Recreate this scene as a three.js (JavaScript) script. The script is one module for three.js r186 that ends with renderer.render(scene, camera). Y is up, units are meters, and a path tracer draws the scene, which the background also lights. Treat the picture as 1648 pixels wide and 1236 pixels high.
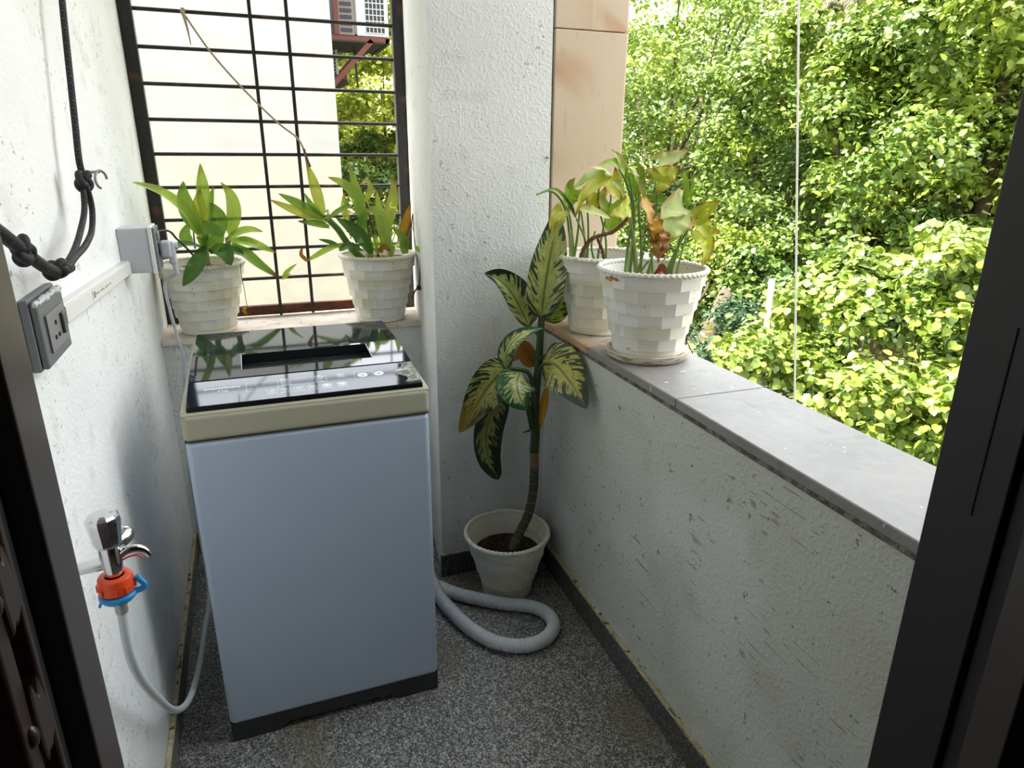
import * as THREE from 'three';
import { RoundedBoxGeometry } from 'three/addons/geometries/RoundedBoxGeometry.js';
import { mergeGeometries, mergeVertices } from 'three/addons/utils/BufferGeometryUtils.js';

// ---------------------------------------------------------------- camera
const W = 1648, H = 1236, F = 1092.77;
const scene = new THREE.Scene();
const camera = new THREE.PerspectiveCamera(2 * Math.atan(H / 2 / F) * 180 / Math.PI, W / H, 0.02, 200);
const CAM = new THREE.Vector3(0, 1.405, 0);
const axR = new THREE.Vector3(0.93527299, 0.00678769, 0.35386207);
const axU = new THREE.Vector3(0.10843789, 0.9462371, -0.30475658);
const axF = new THREE.Vector3(0.33690601, -0.32340265, -0.88425396);
camera.position.copy(CAM);
camera.quaternion.setFromRotationMatrix(new THREE.Matrix4().makeBasis(axR, axU, axF.clone().negate()));
scene.add(camera);

// ---------------------------------------------------------------- sky, sun, exposure
{
  const w = 64, h = 32, d = new Float32Array(w * h * 4);
  for (let y = 0; y < h; y++) for (let x = 0; x < w; x++) {
    const e = Math.max(0, ((y + .5) / h - .5) * 2), k = Math.pow(1 - e, 2.2);   // hazy white sky, a little bluer overhead
    const i = (y * w + x) * 4;
    d[i] = 0.86 + .14 * k; d[i + 1] = 0.93 + .08 * k; d[i + 2] = 1.02 + .01 * k; d[i + 3] = 1;
  }
  const t = new THREE.DataTexture(d, w, h, THREE.RGBAFormat, THREE.FloatType);
  t.mapping = THREE.EquirectangularReflectionMapping; t.magFilter = t.minFilter = THREE.LinearFilter; t.needsUpdate = true;
  scene.background = t; scene.environment = t;
  scene.backgroundIntensity = scene.environmentIntensity = 1.5;
}
const sun = new THREE.DirectionalLight(new THREE.Color().setRGB(1, .95, .84), 6.6);
sun.position.set(-.58, .79, -.12).multiplyScalar(30); sun.target.position.set(0, 0, 0);
sun.castShadow = true; sun.shadow.radius = 1.5; sun.shadow.mapSize.set(4096, 4096);
Object.assign(sun.shadow.camera, { left: -25, right: 25, top: 25, bottom: -25, near: 1, far: 80 });
scene.add(sun, sun.target);
const renderer = new THREE.WebGLRenderer({ antialias: true });
renderer.toneMapping = THREE.LinearToneMapping;
renderer.toneMappingExposure = 3.6;
renderer.shadowMap.enabled = true;

// ---------------------------------------------------------------- helpers
function rng(seed) { let a = seed >>> 0; return () => { a |= 0; a = a + 0x6D2B79F5 | 0; let t = Math.imul(a ^ a >>> 15, 1 | a); t = t + Math.imul(t ^ t >>> 7, 61 | t) ^ t; return ((t ^ t >>> 14) >>> 0) / 4294967296; }; }
const V = (x, y, z) => new THREE.Vector3(x, y, z);
const ray = (x, y) => axR.clone().multiplyScalar((x - W / 2) / F).addScaledVector(axU, -(y - H / 2) / F).add(axF);
const atZ = (x, y, z) => { const d = ray(x, y); return CAM.clone().addScaledVector(d, (z - CAM.z) / d.z); };
const atX = (x, y, X) => { const d = ray(x, y); return CAM.clone().addScaledVector(d, (X - CAM.x) / d.x); };
const atY = (x, y, Y) => { const d = ray(x, y); return CAM.clone().addScaledVector(d, (Y - CAM.y) / d.y); };
const atD = (x, y, D) => CAM.clone().addScaledVector(ray(x, y).normalize(), D);
const counts = {};
function numbered(n) { const k = counts[n] = (counts[n] ?? -1) + 1; return k ? `${n}_${String(k).padStart(3, '0')}` : n; }
function shadows(o) { o.castShadow = o.receiveShadow = true; return o; }
function mesh(name, geo, mat, parent) {
  if (Array.isArray(geo)) { geo = mergeGeometries(geo.map(g => { const q = g.index ? g.toNonIndexed() : g.clone(); for (const k of Object.keys(q.attributes)) if (!['position', 'normal', 'uv'].includes(k)) q.deleteAttribute(k); return q; })); }
  const m = shadows(new THREE.Mesh(geo, mat)); m.name = parent && parent !== scene ? name : numbered(name); (parent ?? scene).add(m); return m;
}
function thing(name, label, category, pos, group) {
  const o = new THREE.Group(); o.name = numbered(name); if (pos) o.position.copy(pos); o.userData = { label, category };
  if (group) o.userData.group = group; scene.add(o); return o;
}
function struct(o, label) { o.userData.kind = 'structure'; if (label) o.userData.label = label; return o; }
function tag(o, label, category, group) { Object.assign(o.userData, { label, category }); if (group) o.userData.group = group; return o; }
// planar uv in metres, by the way each face points
function metric(geo, s = 1) {
  const g = geo.index ? geo.toNonIndexed() : geo; const p = g.attributes.position, uv = new Float32Array(p.count * 2);
  const a = V(), b = V(), c = V();
  for (let i = 0; i < p.count; i += 3) {
    a.fromBufferAttribute(p, i); b.fromBufferAttribute(p, i + 1); c.fromBufferAttribute(p, i + 2);
    const n = b.clone().sub(a).cross(c.clone().sub(a)), ax = Math.abs(n.x), ay = Math.abs(n.y), az = Math.abs(n.z);
    [a, b, c].forEach((q, k) => { const [u, v] = ax >= ay && ax >= az ? [q.z, q.y] : ay >= az ? [q.x, q.z] : [q.x, q.y]; uv[(i + k) * 2] = u * s; uv[(i + k) * 2 + 1] = v * s; });
  }
  g.setAttribute('uv', new THREE.BufferAttribute(uv, 2)); return g;
}
function box(x0, x1, y0, y1, z0, z1, r = 0) {
  const w = Math.abs(x1 - x0), h = Math.abs(y1 - y0), d = Math.abs(z1 - z0);
  const g = r ? new RoundedBoxGeometry(w, h, d, 3, r) : new THREE.BoxGeometry(w, h, d);
  g.translate((x0 + x1) / 2, (y0 + y1) / 2, (z0 + z1) / 2); return metric(g);
}
function prism(poly, y0, y1) {   // polygon in (x, z), upright
  const s = new THREE.Shape(poly.map(([x, z]) => new THREE.Vector2(x, -z)));
  const g = new THREE.ExtrudeGeometry(s, { depth: y1 - y0, bevelEnabled: false }); g.rotateX(-Math.PI / 2); g.translate(0, y0, 0); return metric(g);
}
function cyl(a, b, r0, r1 = r0, seg = 16) {
  const d = b.clone().sub(a), g = new THREE.CylinderGeometry(r1, r0, d.length(), seg);
  g.applyQuaternion(new THREE.Quaternion().setFromUnitVectors(V(0, 1, 0), d.clone().normalize())); g.translate((a.x + b.x) / 2, (a.y + b.y) / 2, (a.z + b.z) / 2); return g;
}
function bar(a, b, w, h) { const d = b.clone().sub(a), g = new THREE.BoxGeometry(w, d.length(), h); g.applyQuaternion(new THREE.Quaternion().setFromUnitVectors(V(0, 1, 0), d.clone().normalize())); g.translate((a.x + b.x) / 2, (a.y + b.y) / 2, (a.z + b.z) / 2); return g; }
// round sweep whose radius may vary along its length
function sweep(pts, radius, n, radial = 10, closedEnds = true) {
  const c = new THREE.CatmullRomCurve3(pts, false, 'centripetal'), L = c.getLength(), fr = c.computeFrenetFrames(n, false);
  const pos = [], uv = [], idx = [];
  for (let i = 0; i <= n; i++) {
    const t = i / n, p = c.getPointAt(t), r = typeof radius === 'function' ? radius(t, L) : radius;
    for (let j = 0; j <= radial; j++) {
      const a = j / radial * Math.PI * 2, q = p.clone().addScaledVector(fr.normals[i], Math.cos(a) * r).addScaledVector(fr.binormals[i], Math.sin(a) * r);
      pos.push(q.x, q.y, q.z); uv.push(j / radial, t * L);
    }
  }
  for (let i = 0; i < n; i++) for (let j = 0; j < radial; j++) { const a = i * (radial + 1) + j, b = a + radial + 1; idx.push(a, a + 1, b, b, a + 1, b + 1); }
  if (closedEnds) for (const [i, f] of [[0, 1], [n, 0]]) { const p = c.getPointAt(i / n), k = pos.length / 3; pos.push(p.x, p.y, p.z); uv.push(.5, 0); for (let j = 0; j < radial; j++) { const a = i * (radial + 1) + j; f ? idx.push(k, a + 1, a) : idx.push(k, a, a + 1); } }
  const g = new THREE.BufferGeometry(); g.setAttribute('position', new THREE.Float32BufferAttribute(pos, 3)); g.setAttribute('uv', new THREE.Float32BufferAttribute(uv, 2)); g.setIndex(idx); g.computeVertexNormals(); return g;
}
// tileable value noise
function noise2(seed, n) {
  const r = rng(seed), g = Float32Array.from({ length: n * n }, r);
  return (x, y) => { x = ((x % 1) + 1) % 1 * n; y = ((y % 1) + 1) % 1 * n; const i = x | 0, j = y | 0, fx = x - i, fy = y - j, u = fx * fx * (3 - 2 * fx), v = fy * fy * (3 - 2 * fy), a = i % n, b = (i + 1) % n, c = j % n * n, d = (j + 1) % n * n; return (g[a + c] * (1 - u) + g[b + c] * u) * (1 - v) + (g[a + d] * (1 - u) + g[b + d] * u) * v; };
}
function tex(w, h, fn, srgb = true, rep = 1) {
  const d = new Uint8Array(w * h * 4);
  for (let y = 0; y < h; y++) for (let x = 0; x < w; x++) { const c = fn((x + .5) / w, (y + .5) / h), i = (y * w + x) * 4; const v = typeof c === 'number' ? [c, c, c] : c; d[i] = Math.max(0, Math.min(255, v[0])); d[i + 1] = Math.max(0, Math.min(255, v[1])); d[i + 2] = Math.max(0, Math.min(255, v[2])); d[i + 3] = 255; }
  const t = new THREE.DataTexture(d, w, h); t.wrapS = t.wrapT = THREE.RepeatWrapping; t.magFilter = THREE.LinearFilter; t.minFilter = THREE.LinearMipmapLinearFilter; t.generateMipmaps = true; if (srgb) t.colorSpace = THREE.SRGBColorSpace; t.repeat.set(rep, rep); t.needsUpdate = true; return t;
}
const lerp = (a, b, t) => a + (b - a) * t, clamp = (x, a = 0, b = 1) => Math.max(a, Math.min(b, x)), mix3 = (a, b, t) => a.map((v, i) => lerp(v, b[i], t));
const smooth = (a, b, x) => { const t = clamp((x - a) / (b - a)); return t * t * (3 - 2 * t); };
const std = (o) => new THREE.MeshStandardMaterial({ side: THREE.DoubleSide, ...o });
const phys = (o) => new THREE.MeshPhysicalMaterial({ side: THREE.DoubleSide, ...o });
const lin = (r, g, b) => new THREE.Color().setRGB(r, g, b);

// ---------------------------------------------------------------- materials
const n8 = noise2(1, 8), n24 = noise2(2, 24), n64 = noise2(3, 64), n128 = noise2(4, 128), n256 = noise2(5, 256), n512 = noise2(6, 512);
const plasterBump = tex(1024, 1024, (u, v) => { const a = u + .003 * n64(u, v), b = v + .003 * n64(u + .37, v + .21); const lump = smooth(.5, .9, n128(a, b)) * .42 + smooth(.45, .9, n256(b, a)) * .36 + n512(u, v) * .14; return 255 * clamp(lump); }, false);
function plaster(base, dirt, amount, seed) {
  const a = noise2(seed, 6), b = noise2(seed + 1, 90), c = noise2(seed + 2, 300), e = noise2(seed + 3, 20);
  return tex(1024, 1024, (u, v) => { let m = mix3(base, base.map(x => x * .94), smooth(.35, .8, a(u, v)) * .5); const sp = smooth(.80, .9, b(u, v)) * smooth(.5, .75, c(u, v)) * smooth(.35, .7, a(u + .4, v)); m = mix3(m, dirt, sp * amount); m = mix3(m, dirt, smooth(.72, .95, e(u, v)) * .12 * amount); return m; });
}
const wallWhite = std({ map: plaster([240, 240, 236], [120, 116, 104], .7, 11), bumpMap: plasterBump, bumpScale: .0010, roughness: .85 });
const wallPillar = std({ map: plaster([232, 233, 230], [110, 108, 98], .55, 21), bumpMap: plasterBump, bumpScale: .0013, roughness: .8 });
const wallParapet = std({ map: (() => {
  const a = noise2(31, 5), b = noise2(32, 60), c = noise2(33, 300), e = noise2(34, 9), f = noise2(35, 40);
  return tex(1024, 1024, (u, v) => { let m = mix3([216, 219, 214], [204, 207, 198], smooth(.3, .7, a(u, v))); const scr = smooth(.80, .88, b(u * .5 + .1 * e(u, v), v * 3)) * smooth(.55, .8, e(u, v)); m = mix3(m, [135, 135, 122], scr * .6); m = mix3(m, [88, 84, 76], smooth(.88, .95, b(u, v)) * smooth(.5, .7, c(u, v)) * .7); m = mix3(m, [188, 186, 160], smooth(.66, .9, f(u * .3, v * .3)) * .25); return m; });
})(), bumpMap: plasterBump, bumpScale: .0014, roughness: .6 });
const wallBack = std({ map: plaster([234, 234, 230], [110, 104, 92], .9, 41), bumpMap: plasterBump, bumpScale: .004, roughness: .9 });
const indoorWall = std({ color: lin(.32, .30, .27), roughness: .9 });
const graniteTex = (g0, seed) => { const r = rng(seed), dn = noise2(seed + 1, 5); const spk = Float32Array.from({ length: 512 * 512 }, r); const at = (u, v) => spk[((v * 512) | 0) * 512 + ((u * 512) | 0)]; return tex(1024, 1024, (u, v) => { const k = .55 * at(u, v) + .45 * n256(u, v); let c = k < .34 ? [52, 52, 54] : k < .56 ? [104, 104, 102] : k < .72 ? [146, 146, 142] : [196, 196, 190]; c = c.map(x => x * g0); return mix3(c, [112 * g0, 100 * g0, 74 * g0], smooth(.6, .85, dn(u, v)) * .45); }); };
const granite = std({ map: graniteTex(1.06, 51), roughness: .5 });
const graniteDark = std({ map: graniteTex(.72, 61), roughness: .45 });
const cement = std({ map: tex(512, 512, (u, v) => { const k = n128(u, v) * .5 + n24(u, v) * .5; let c = mix3([216, 208, 182], [172, 160, 124], k); return mix3(c, [84, 76, 60], smooth(.72, .85, n64(u * 2, v)) * .8); }), bumpMap: plasterBump, bumpScale: .004, roughness: .95 });
const copingMat = std({ map: tex(1024, 1024, (u, v) => { let c = mix3([152, 147, 143], [138, 134, 131], n8(u, v)); c = mix3(c, [176, 173, 168], n64(u, v) * .25); c = mix3(c, [236, 236, 232], smooth(.955, .975, n64(u + .2, v + .7)) * .9); c = mix3(c, [120, 116, 112], smooth(.9, .96, n24(u * 1.0, v)) * .35); return c; }), roughness: .42, bumpMap: plasterBump, bumpScale: .0004 });
const copingStained = std({ map: tex(512, 512, (u, v) => { let c = mix3([182, 170, 156], [196, 160, 124], smooth(.3, .7, n8(u, v))); return mix3(c, [120, 104, 84], smooth(.7, .9, n64(u, v)) * .5); }), roughness: .6 });
const sillMat = std({ map: tex(512, 512, (u, v) => { let c = mix3([226, 216, 202], [208, 188, 166], n24(u, v)); return mix3(c, [140, 120, 100], smooth(.78, .94, n64(u, v)) * .4); }), roughness: .6 });
const edgeDark = std({ map: tex(512, 512, (u, v) => mix3([92, 89, 82], [140, 137, 128], smooth(.3, .8, n64(u, v) * .6 + n128(u, v) * .4))), bumpMap: plasterBump, bumpScale: .004, roughness: .9 });
function stone(seed) {
  const s = noise2(seed, 5), q = noise2(seed + 1, 30);
  return std({ map: tex(512, 512, (u, v) => { const streak = q(u * .35 + v * .5, v * .1 + u * .2); let c = mix3([214, 196, 172], [204, 182, 156], s(u, v)); c = mix3(c, [188, 148, 116], smooth(.52, .9, s(u + .3, v * 1.0)) * smooth(.3, .7, streak) * .75); return mix3(c, [160, 140, 120], smooth(.8, .95, n64(u, v * .3)) * .25); }), roughness: .45 });
}
const frameWood = phys({ color: lin(.050, .036, .032), roughness: .32, clearcoat: .3, clearcoatRoughness: .3 });
const frameDark = std({ color: lin(.016, .015, .015), roughness: .55 });
const leafWood = phys({ map: tex(256, 256, (u, v) => mix3([40, 26, 20], [62, 44, 34], n64(u * 1.0, v * .12) * .7 + n128(u, v) * .3)), roughness: .4, clearcoat: .3, clearcoatRoughness: .35 });
const ironBlack = std({ map: tex(512, 512, (u, v) => mix3(mix3([30, 28, 27], [46, 42, 40], n128(u, v)), [104, 62, 42], smooth(.68, .9, n24(u, v)) * .7)), roughness: .55 });
const ironRust = std({ map: tex(512, 512, (u, v) => mix3([58, 36, 28], [112, 64, 42], n64(u, v) * .6 + n24(u, v) * .4)), roughness: .85, bumpMap: plasterBump, bumpScale: .002 });

// ---------------------------------------------------------------- the balcony shell
const XL = -.312, ZP = -1.985, ZW = -2.43, ZG = -2.68, ZD = -.55, TOP = 2.95;
struct(mesh('floor', box(-.55, 1.15, -.18, 0, -2.8, -.40), granite), 'speckled grey granite balcony floor');
struct(mesh('wall_left', box(XL - .22, XL, 0, TOP, -2.80, ZD), wallWhite), 'white rough plaster wall with sockets and tap');
const backWall = struct(mesh('wall_back', [box(XL, .62, 0, .79, -2.76, ZW), box(XL, .62, 2.35, TOP, -2.76, ZW)], wallBack), 'grubby plaster wall under the grille window');
struct(mesh('trim_1', box(XL, .60, .79, .81, -2.78, ZW + .012, .004), sillMat), 'stained stone window sill under the grille');
struct(mesh('wall_pillar', prism([[.503, ZP], [.874, ZP], [.874, -2.76], [.603, -2.76]], 0, TOP), wallPillar), 'white plaster pillar between window and open side');
const clad = new THREE.Group(); clad.name = 'trim_2'; scene.add(clad); struct(clad, 'beige sandstone cladding on the outer column');
mesh('column_core', box(.890, 1.112, 0, TOP, -2.42, ZP - .022), wallPillar, clad);
mesh('stone_slab', box(.884, 1.118, .6, 1.741, ZP - .022, ZP - .002, .002), stone(71), clad);
mesh('stone_slab', box(.884, 1.118, 1.744, TOP, ZP - .022, ZP - .003, .002), stone(75), clad);
mesh('stone_slab', box(1.112, 1.132, .6, 1.741, -2.42, ZP - .022, .002), stone(71), clad);
mesh('stone_slab', box(1.112, 1.132, 1.744, TOP, -2.42, ZP - .022, .002), stone(75), clad);
mesh('cement_joint', box(.873, .885, .88, TOP, -2.3, ZP - .016), edgeDark, clad);
struct(mesh('ceiling', box(-.55, 1.15, TOP, TOP + .16, -2.82, -.40), wallWhite), 'balcony ceiling slab');

struct(mesh('wall_house', [box(-8, 1.13, TOP + .16, 11.5, -2.82, 8), box(-8, 1.13, -3.2, -.19, -2.82, 8), box(-8, -2.01, -.19, TOP + .16, -2.82, 8), box(-2.01, -.56, -.19, TOP + .16, -2.82, ZD - .02)], std({ map: wallPillar.map, roughness: .9 })), 'the house above, below and beside the balcony');

// parapet: very slightly skewed to the window wall
const par = new THREE.Group(); par.name = 'wall_right'; par.position.set(.874, 0, ZP); par.rotation.y = -.0165; scene.add(par); struct(par, 'low grey-white plaster parapet');
mesh('plaster', box(0, .218, 0, .862, 0, 1.50), wallParapet, par);
const cop = new THREE.Group(); cop.name = 'trim_3'; cop.position.copy(par.position); cop.rotation.copy(par.rotation); scene.add(cop); struct(cop, 'grey stone coping on the parapet');
mesh('coping_slab', box(-.010, .236, .862, .885, .006, .330, .004), copingStained, cop).userData.label = 'beige stained coping slab under the pots';
mesh('coping_slab', box(-.010, .236, .862, .885, .3315, .78, .004), copingMat, cop);
mesh('coping_slab', box(-.010, .236, .862, .885, .7815, 1.50, .004), copingMat, cop);
mesh('mortar_edge', box(-.006, .0, .850, .864, .0, 1.50, .003), edgeDark, cop);
// skirting
const skR = new THREE.Group(); skR.name = 'baseboard_right'; skR.position.copy(par.position); skR.rotation.copy(par.rotation); scene.add(skR); struct(skR, 'dark granite skirting along the parapet');
mesh('granite_strip', box(-.012, 0, 0, .083, .012, 1.5, .002), graniteDark, skR);
mesh('cement_top', box(-.0125, .001, .083, .093, .012, 1.5, .003), cement, skR);
const skP = new THREE.Group(); skP.name = 'baseboard_pillar'; scene.add(skP); struct(skP, 'dark granite skirting on the pillar');
mesh('granite_strip', box(.495, .862, 0, .083, ZP, ZP + .012, .002), graniteDark, skP);
mesh('cement_top', box(.495, .862, .083, .089, ZP, ZP + .0115, .002), cement, skP);
const skL = new THREE.Group(); skL.name = 'baseboard_left'; scene.add(skL); struct(skL, 'granite skirting along the left wall');
mesh('granite_strip', box(XL, XL + .012, 0, .075, ZW, ZD, .002), granite, skL);
mesh('cement_top', box(XL, XL + .013, .075, .084, ZW, ZD, .003), cement, skL);
const skB = struct(mesh('baseboard_back', box(XL + .013, .553, 0, .083, ZW, ZW + .012, .002), graniteDark), 'dark granite skirting behind the washing machine');

// ---------------------------------------------------------------- the room the camera stands in, its doorway
const DX0 = -.156, DX1 = .803, DH = 2.1;
struct(mesh('wall_front', [box(-1.9, DX0 - .10, 0, TOP, ZD + .0, ZD + .14), box(DX1 + .10, 2.3, 0, TOP, ZD, ZD + .14), box(DX0 - .10, DX1 + .10, DH + .1, TOP, ZD, ZD + .14)], indoorWall), 'room wall with the balcony doorway');
struct(mesh('wall_room_left', box(-2.0, -1.9, 0, TOP, ZD, 2.4), indoorWall));
struct(mesh('wall_room_right', box(2.3, 2.4, 0, TOP, ZD, 2.4), indoorWall));
struct(mesh('wall_room_back', box(-2.0, 2.4, 0, TOP, 2.4, 2.5), indoorWall));
struct(mesh('floor_room', box(-2.0, 2.4, -.18, 0, -.40, 2.5), std({ color: lin(.22, .2, .18), roughness: .4 })));
struct(mesh('ceiling_room', box(-2.0, 2.4, TOP, TOP + .16, -.40, 2.5), indoorWall));
const frame = new THREE.Group(); frame.name = 'door_1'; scene.add(frame); struct(frame, 'dark wooden frame of the balcony doorway');
mesh('jamb', box(DX0 - .11, DX0, 0, DH, ZD - .004, -.500, .002), frameWood, frame).userData.label = 'glossy brown left jamb';
mesh('rebate', box(DX0 - .11, DX0 - .018, 0, DH, -.498, -.425, .002), frameDark, frame);
mesh('jamb', box(DX1, DX1 + .11, 0, DH, ZD - .004, -.462, .002), frameDark, frame).userData.label = 'near black right jamb';
mesh('rebate', box(DX1 + .012, DX1 + .11, 0, DH, -.460, -.440, .002), frameDark, frame);
mesh('stop_strip', box(DX1 + .004, DX1 + .11, 0, DH, -.438, -.392, .002), frameWood, frame);
mesh('head', box(DX0 - .11, DX1 + .11, DH, DH + .1, ZD - .004, -.42, .002), frameDark, frame);
mesh('bolt_slot', box(DX1 - .0012, DX1 + .0005, .98, 1.22, -.497, -.4955), std({ color: lin(.004, .004, .004) }), frame);
{ // carved door leaf, folded back into the room on the left
  const t = thing('door_leaf', 'dark carved wooden door leaf swung open beside the left jamb', 'door', V(-.150, 0, -.432));
  const x0 = -.034, x1 = 0, z1 = .74, lip = (a, b, x) => mesh('stile', box(x0, x, .01, DH - .02, a, b, .003), leafWood, t);
  lip(0, .009, -.003); lip(.011, .016, 0); lip(.034, .052, -.002); lip(.084, .090, -.002); lip(.094, .16, -.004); lip(z1 - .1, z1, -.002);
  mesh('panel', box(x0 + .006, x1 - .020, .02, DH - .03, .004, z1 - .02), leafWood, t);
  for (const y of [.01, .52, 1.30, DH - .12]) mesh('rail', box(x0 + .003, x1 - .004, y, y + .10, .05, z1 - .02, .004), leafWood, t);
  for (let i = 0; i < 17; i++) { // pierced border: a pointed leaf and a bud between slots
    const yc = .34 + i * .092, s = new THREE.Shape(); s.moveTo(.014, yc - .016); s.quadraticCurveTo(.018, yc + .010, .022, yc + .026); s.quadraticCurveTo(.025, yc + .014, .027, yc + .016); s.quadraticCurveTo(.030, yc + .022, .034, yc + .030); s.quadraticCurveTo(.037, yc, .034, yc - .024); s.quadraticCurveTo(.029, yc - .014, .026, yc - .022); s.quadraticCurveTo(.020, yc - .016, .014, yc - .016);
    const g = new THREE.ExtrudeGeometry(s, { depth: .014, bevelEnabled: true, bevelSize: .002, bevelThickness: .003, bevelSegments: 2 }); g.rotateY(-Math.PI / 2); g.translate(-.002, 0, 0); mesh('carving', metric(g), leafWood, t);
    const bud = new THREE.SphereGeometry(.006, 12, 8); bud.scale(.7, 1.3, .8); bud.translate(-.002, yc + .002, .043); mesh('carved_bud', bud, leafWood, t);
  }
}

// ---------------------------------------------------------------- iron window grille
const grille = new THREE.Group(); grille.name = 'window_1'; scene.add(grille); struct(grille, 'black iron window grille of horizontal rods');
mesh('post', box(XL, -.272, .81, 2.35, ZG - .018, ZG + .018, .002), ironBlack, grille);
mesh('post', box(.552, .590, .81, 2.35, ZG - .018, ZG + .018, .002), ironBlack, grille);
mesh('rail', box(-.272, .552, .818, .853, ZG - .014, ZG + .012, .002), ironRust, grille).userData.label = 'rusty bottom rail';
mesh('rail', box(-.272, .552, 2.31, 2.345, ZG - .014, ZG + .012, .002), ironBlack, grille);
const barYs = []; for (let i = 0; i < 13; i++) barYs.push(.954 + i * .1091);
for (const y of barYs) mesh('rod', metric(cyl(V(-.288, y, ZG), V(.570, y, ZG), .0062, .0062, 10)), ironBlack, grille);
for (const x of [.078, .195]) mesh('upright', metric(bar(V(x, .815, ZG + .010), V(x, 2.33, ZG + .010), .011, .011)), ironBlack, grille);

// ---------------------------------------------------------------- washing machine
const MX0 = -.178, MX1 = .353, MZ = -1.475, MB = -2.005;
const silver = phys({ color: lin(.53, .62, .77), roughness: .42, metalness: .12, clearcoat: .3, clearcoatRoughness: .3 });
const beige = std({ color: lin(.48, .465, .345), roughness: .42 });
const blackGlass = phys({ color: lin(.012, .018, .024), roughness: .05, ior: 1.55 });
const darkPlastic = std({ color: lin(.035, .036, .040), roughness: .5 });
function plate(A, B, x0, x1, th, hole, r = .004) {   // A, B = [y, z] of its front and rear top edges
  const dir = V(0, B[0] - A[0], B[1] - A[1]), len = dir.length(); dir.normalize();
  const s = new THREE.Shape(), w0 = x0, w1 = x1;
  s.moveTo(w0 + r, 0); s.lineTo(w1 - r, 0); s.quadraticCurveTo(w1, 0, w1, r); s.lineTo(w1, len - r); s.quadraticCurveTo(w1, len, w1 - r, len); s.lineTo(w0 + r, len); s.quadraticCurveTo(w0, len, w0, len - r); s.lineTo(w0, r); s.quadraticCurveTo(w0, 0, w0 + r, 0);
  if (hole) { const [a, b, c, d] = hole, p = new THREE.Path(); p.moveTo(a, c); p.lineTo(a, d); p.lineTo(b, d); p.lineTo(b, c); p.closePath(); s.holes.push(p); }
  const g = new THREE.ExtrudeGeometry(s, { depth: th - .002, bevelEnabled: true, bevelSize: .001, bevelThickness: .001, bevelOffset: -.001, bevelSegments: 2, curveSegments: 4 });
  const uv = g.attributes.uv, p = g.attributes.position; for (let i = 0; i < uv.count; i++) uv.setXY(i, (p.getX(i) - x0) / (x1 - x0), p.getY(i) / len);
  const up = V(1, 0, 0).cross(dir);
  g.translate(0, 0, -th + .001); g.applyMatrix4(new THREE.Matrix4().makeBasis(V(1, 0, 0), dir, up).setPosition(0, A[0], A[1])); return g;
}
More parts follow.
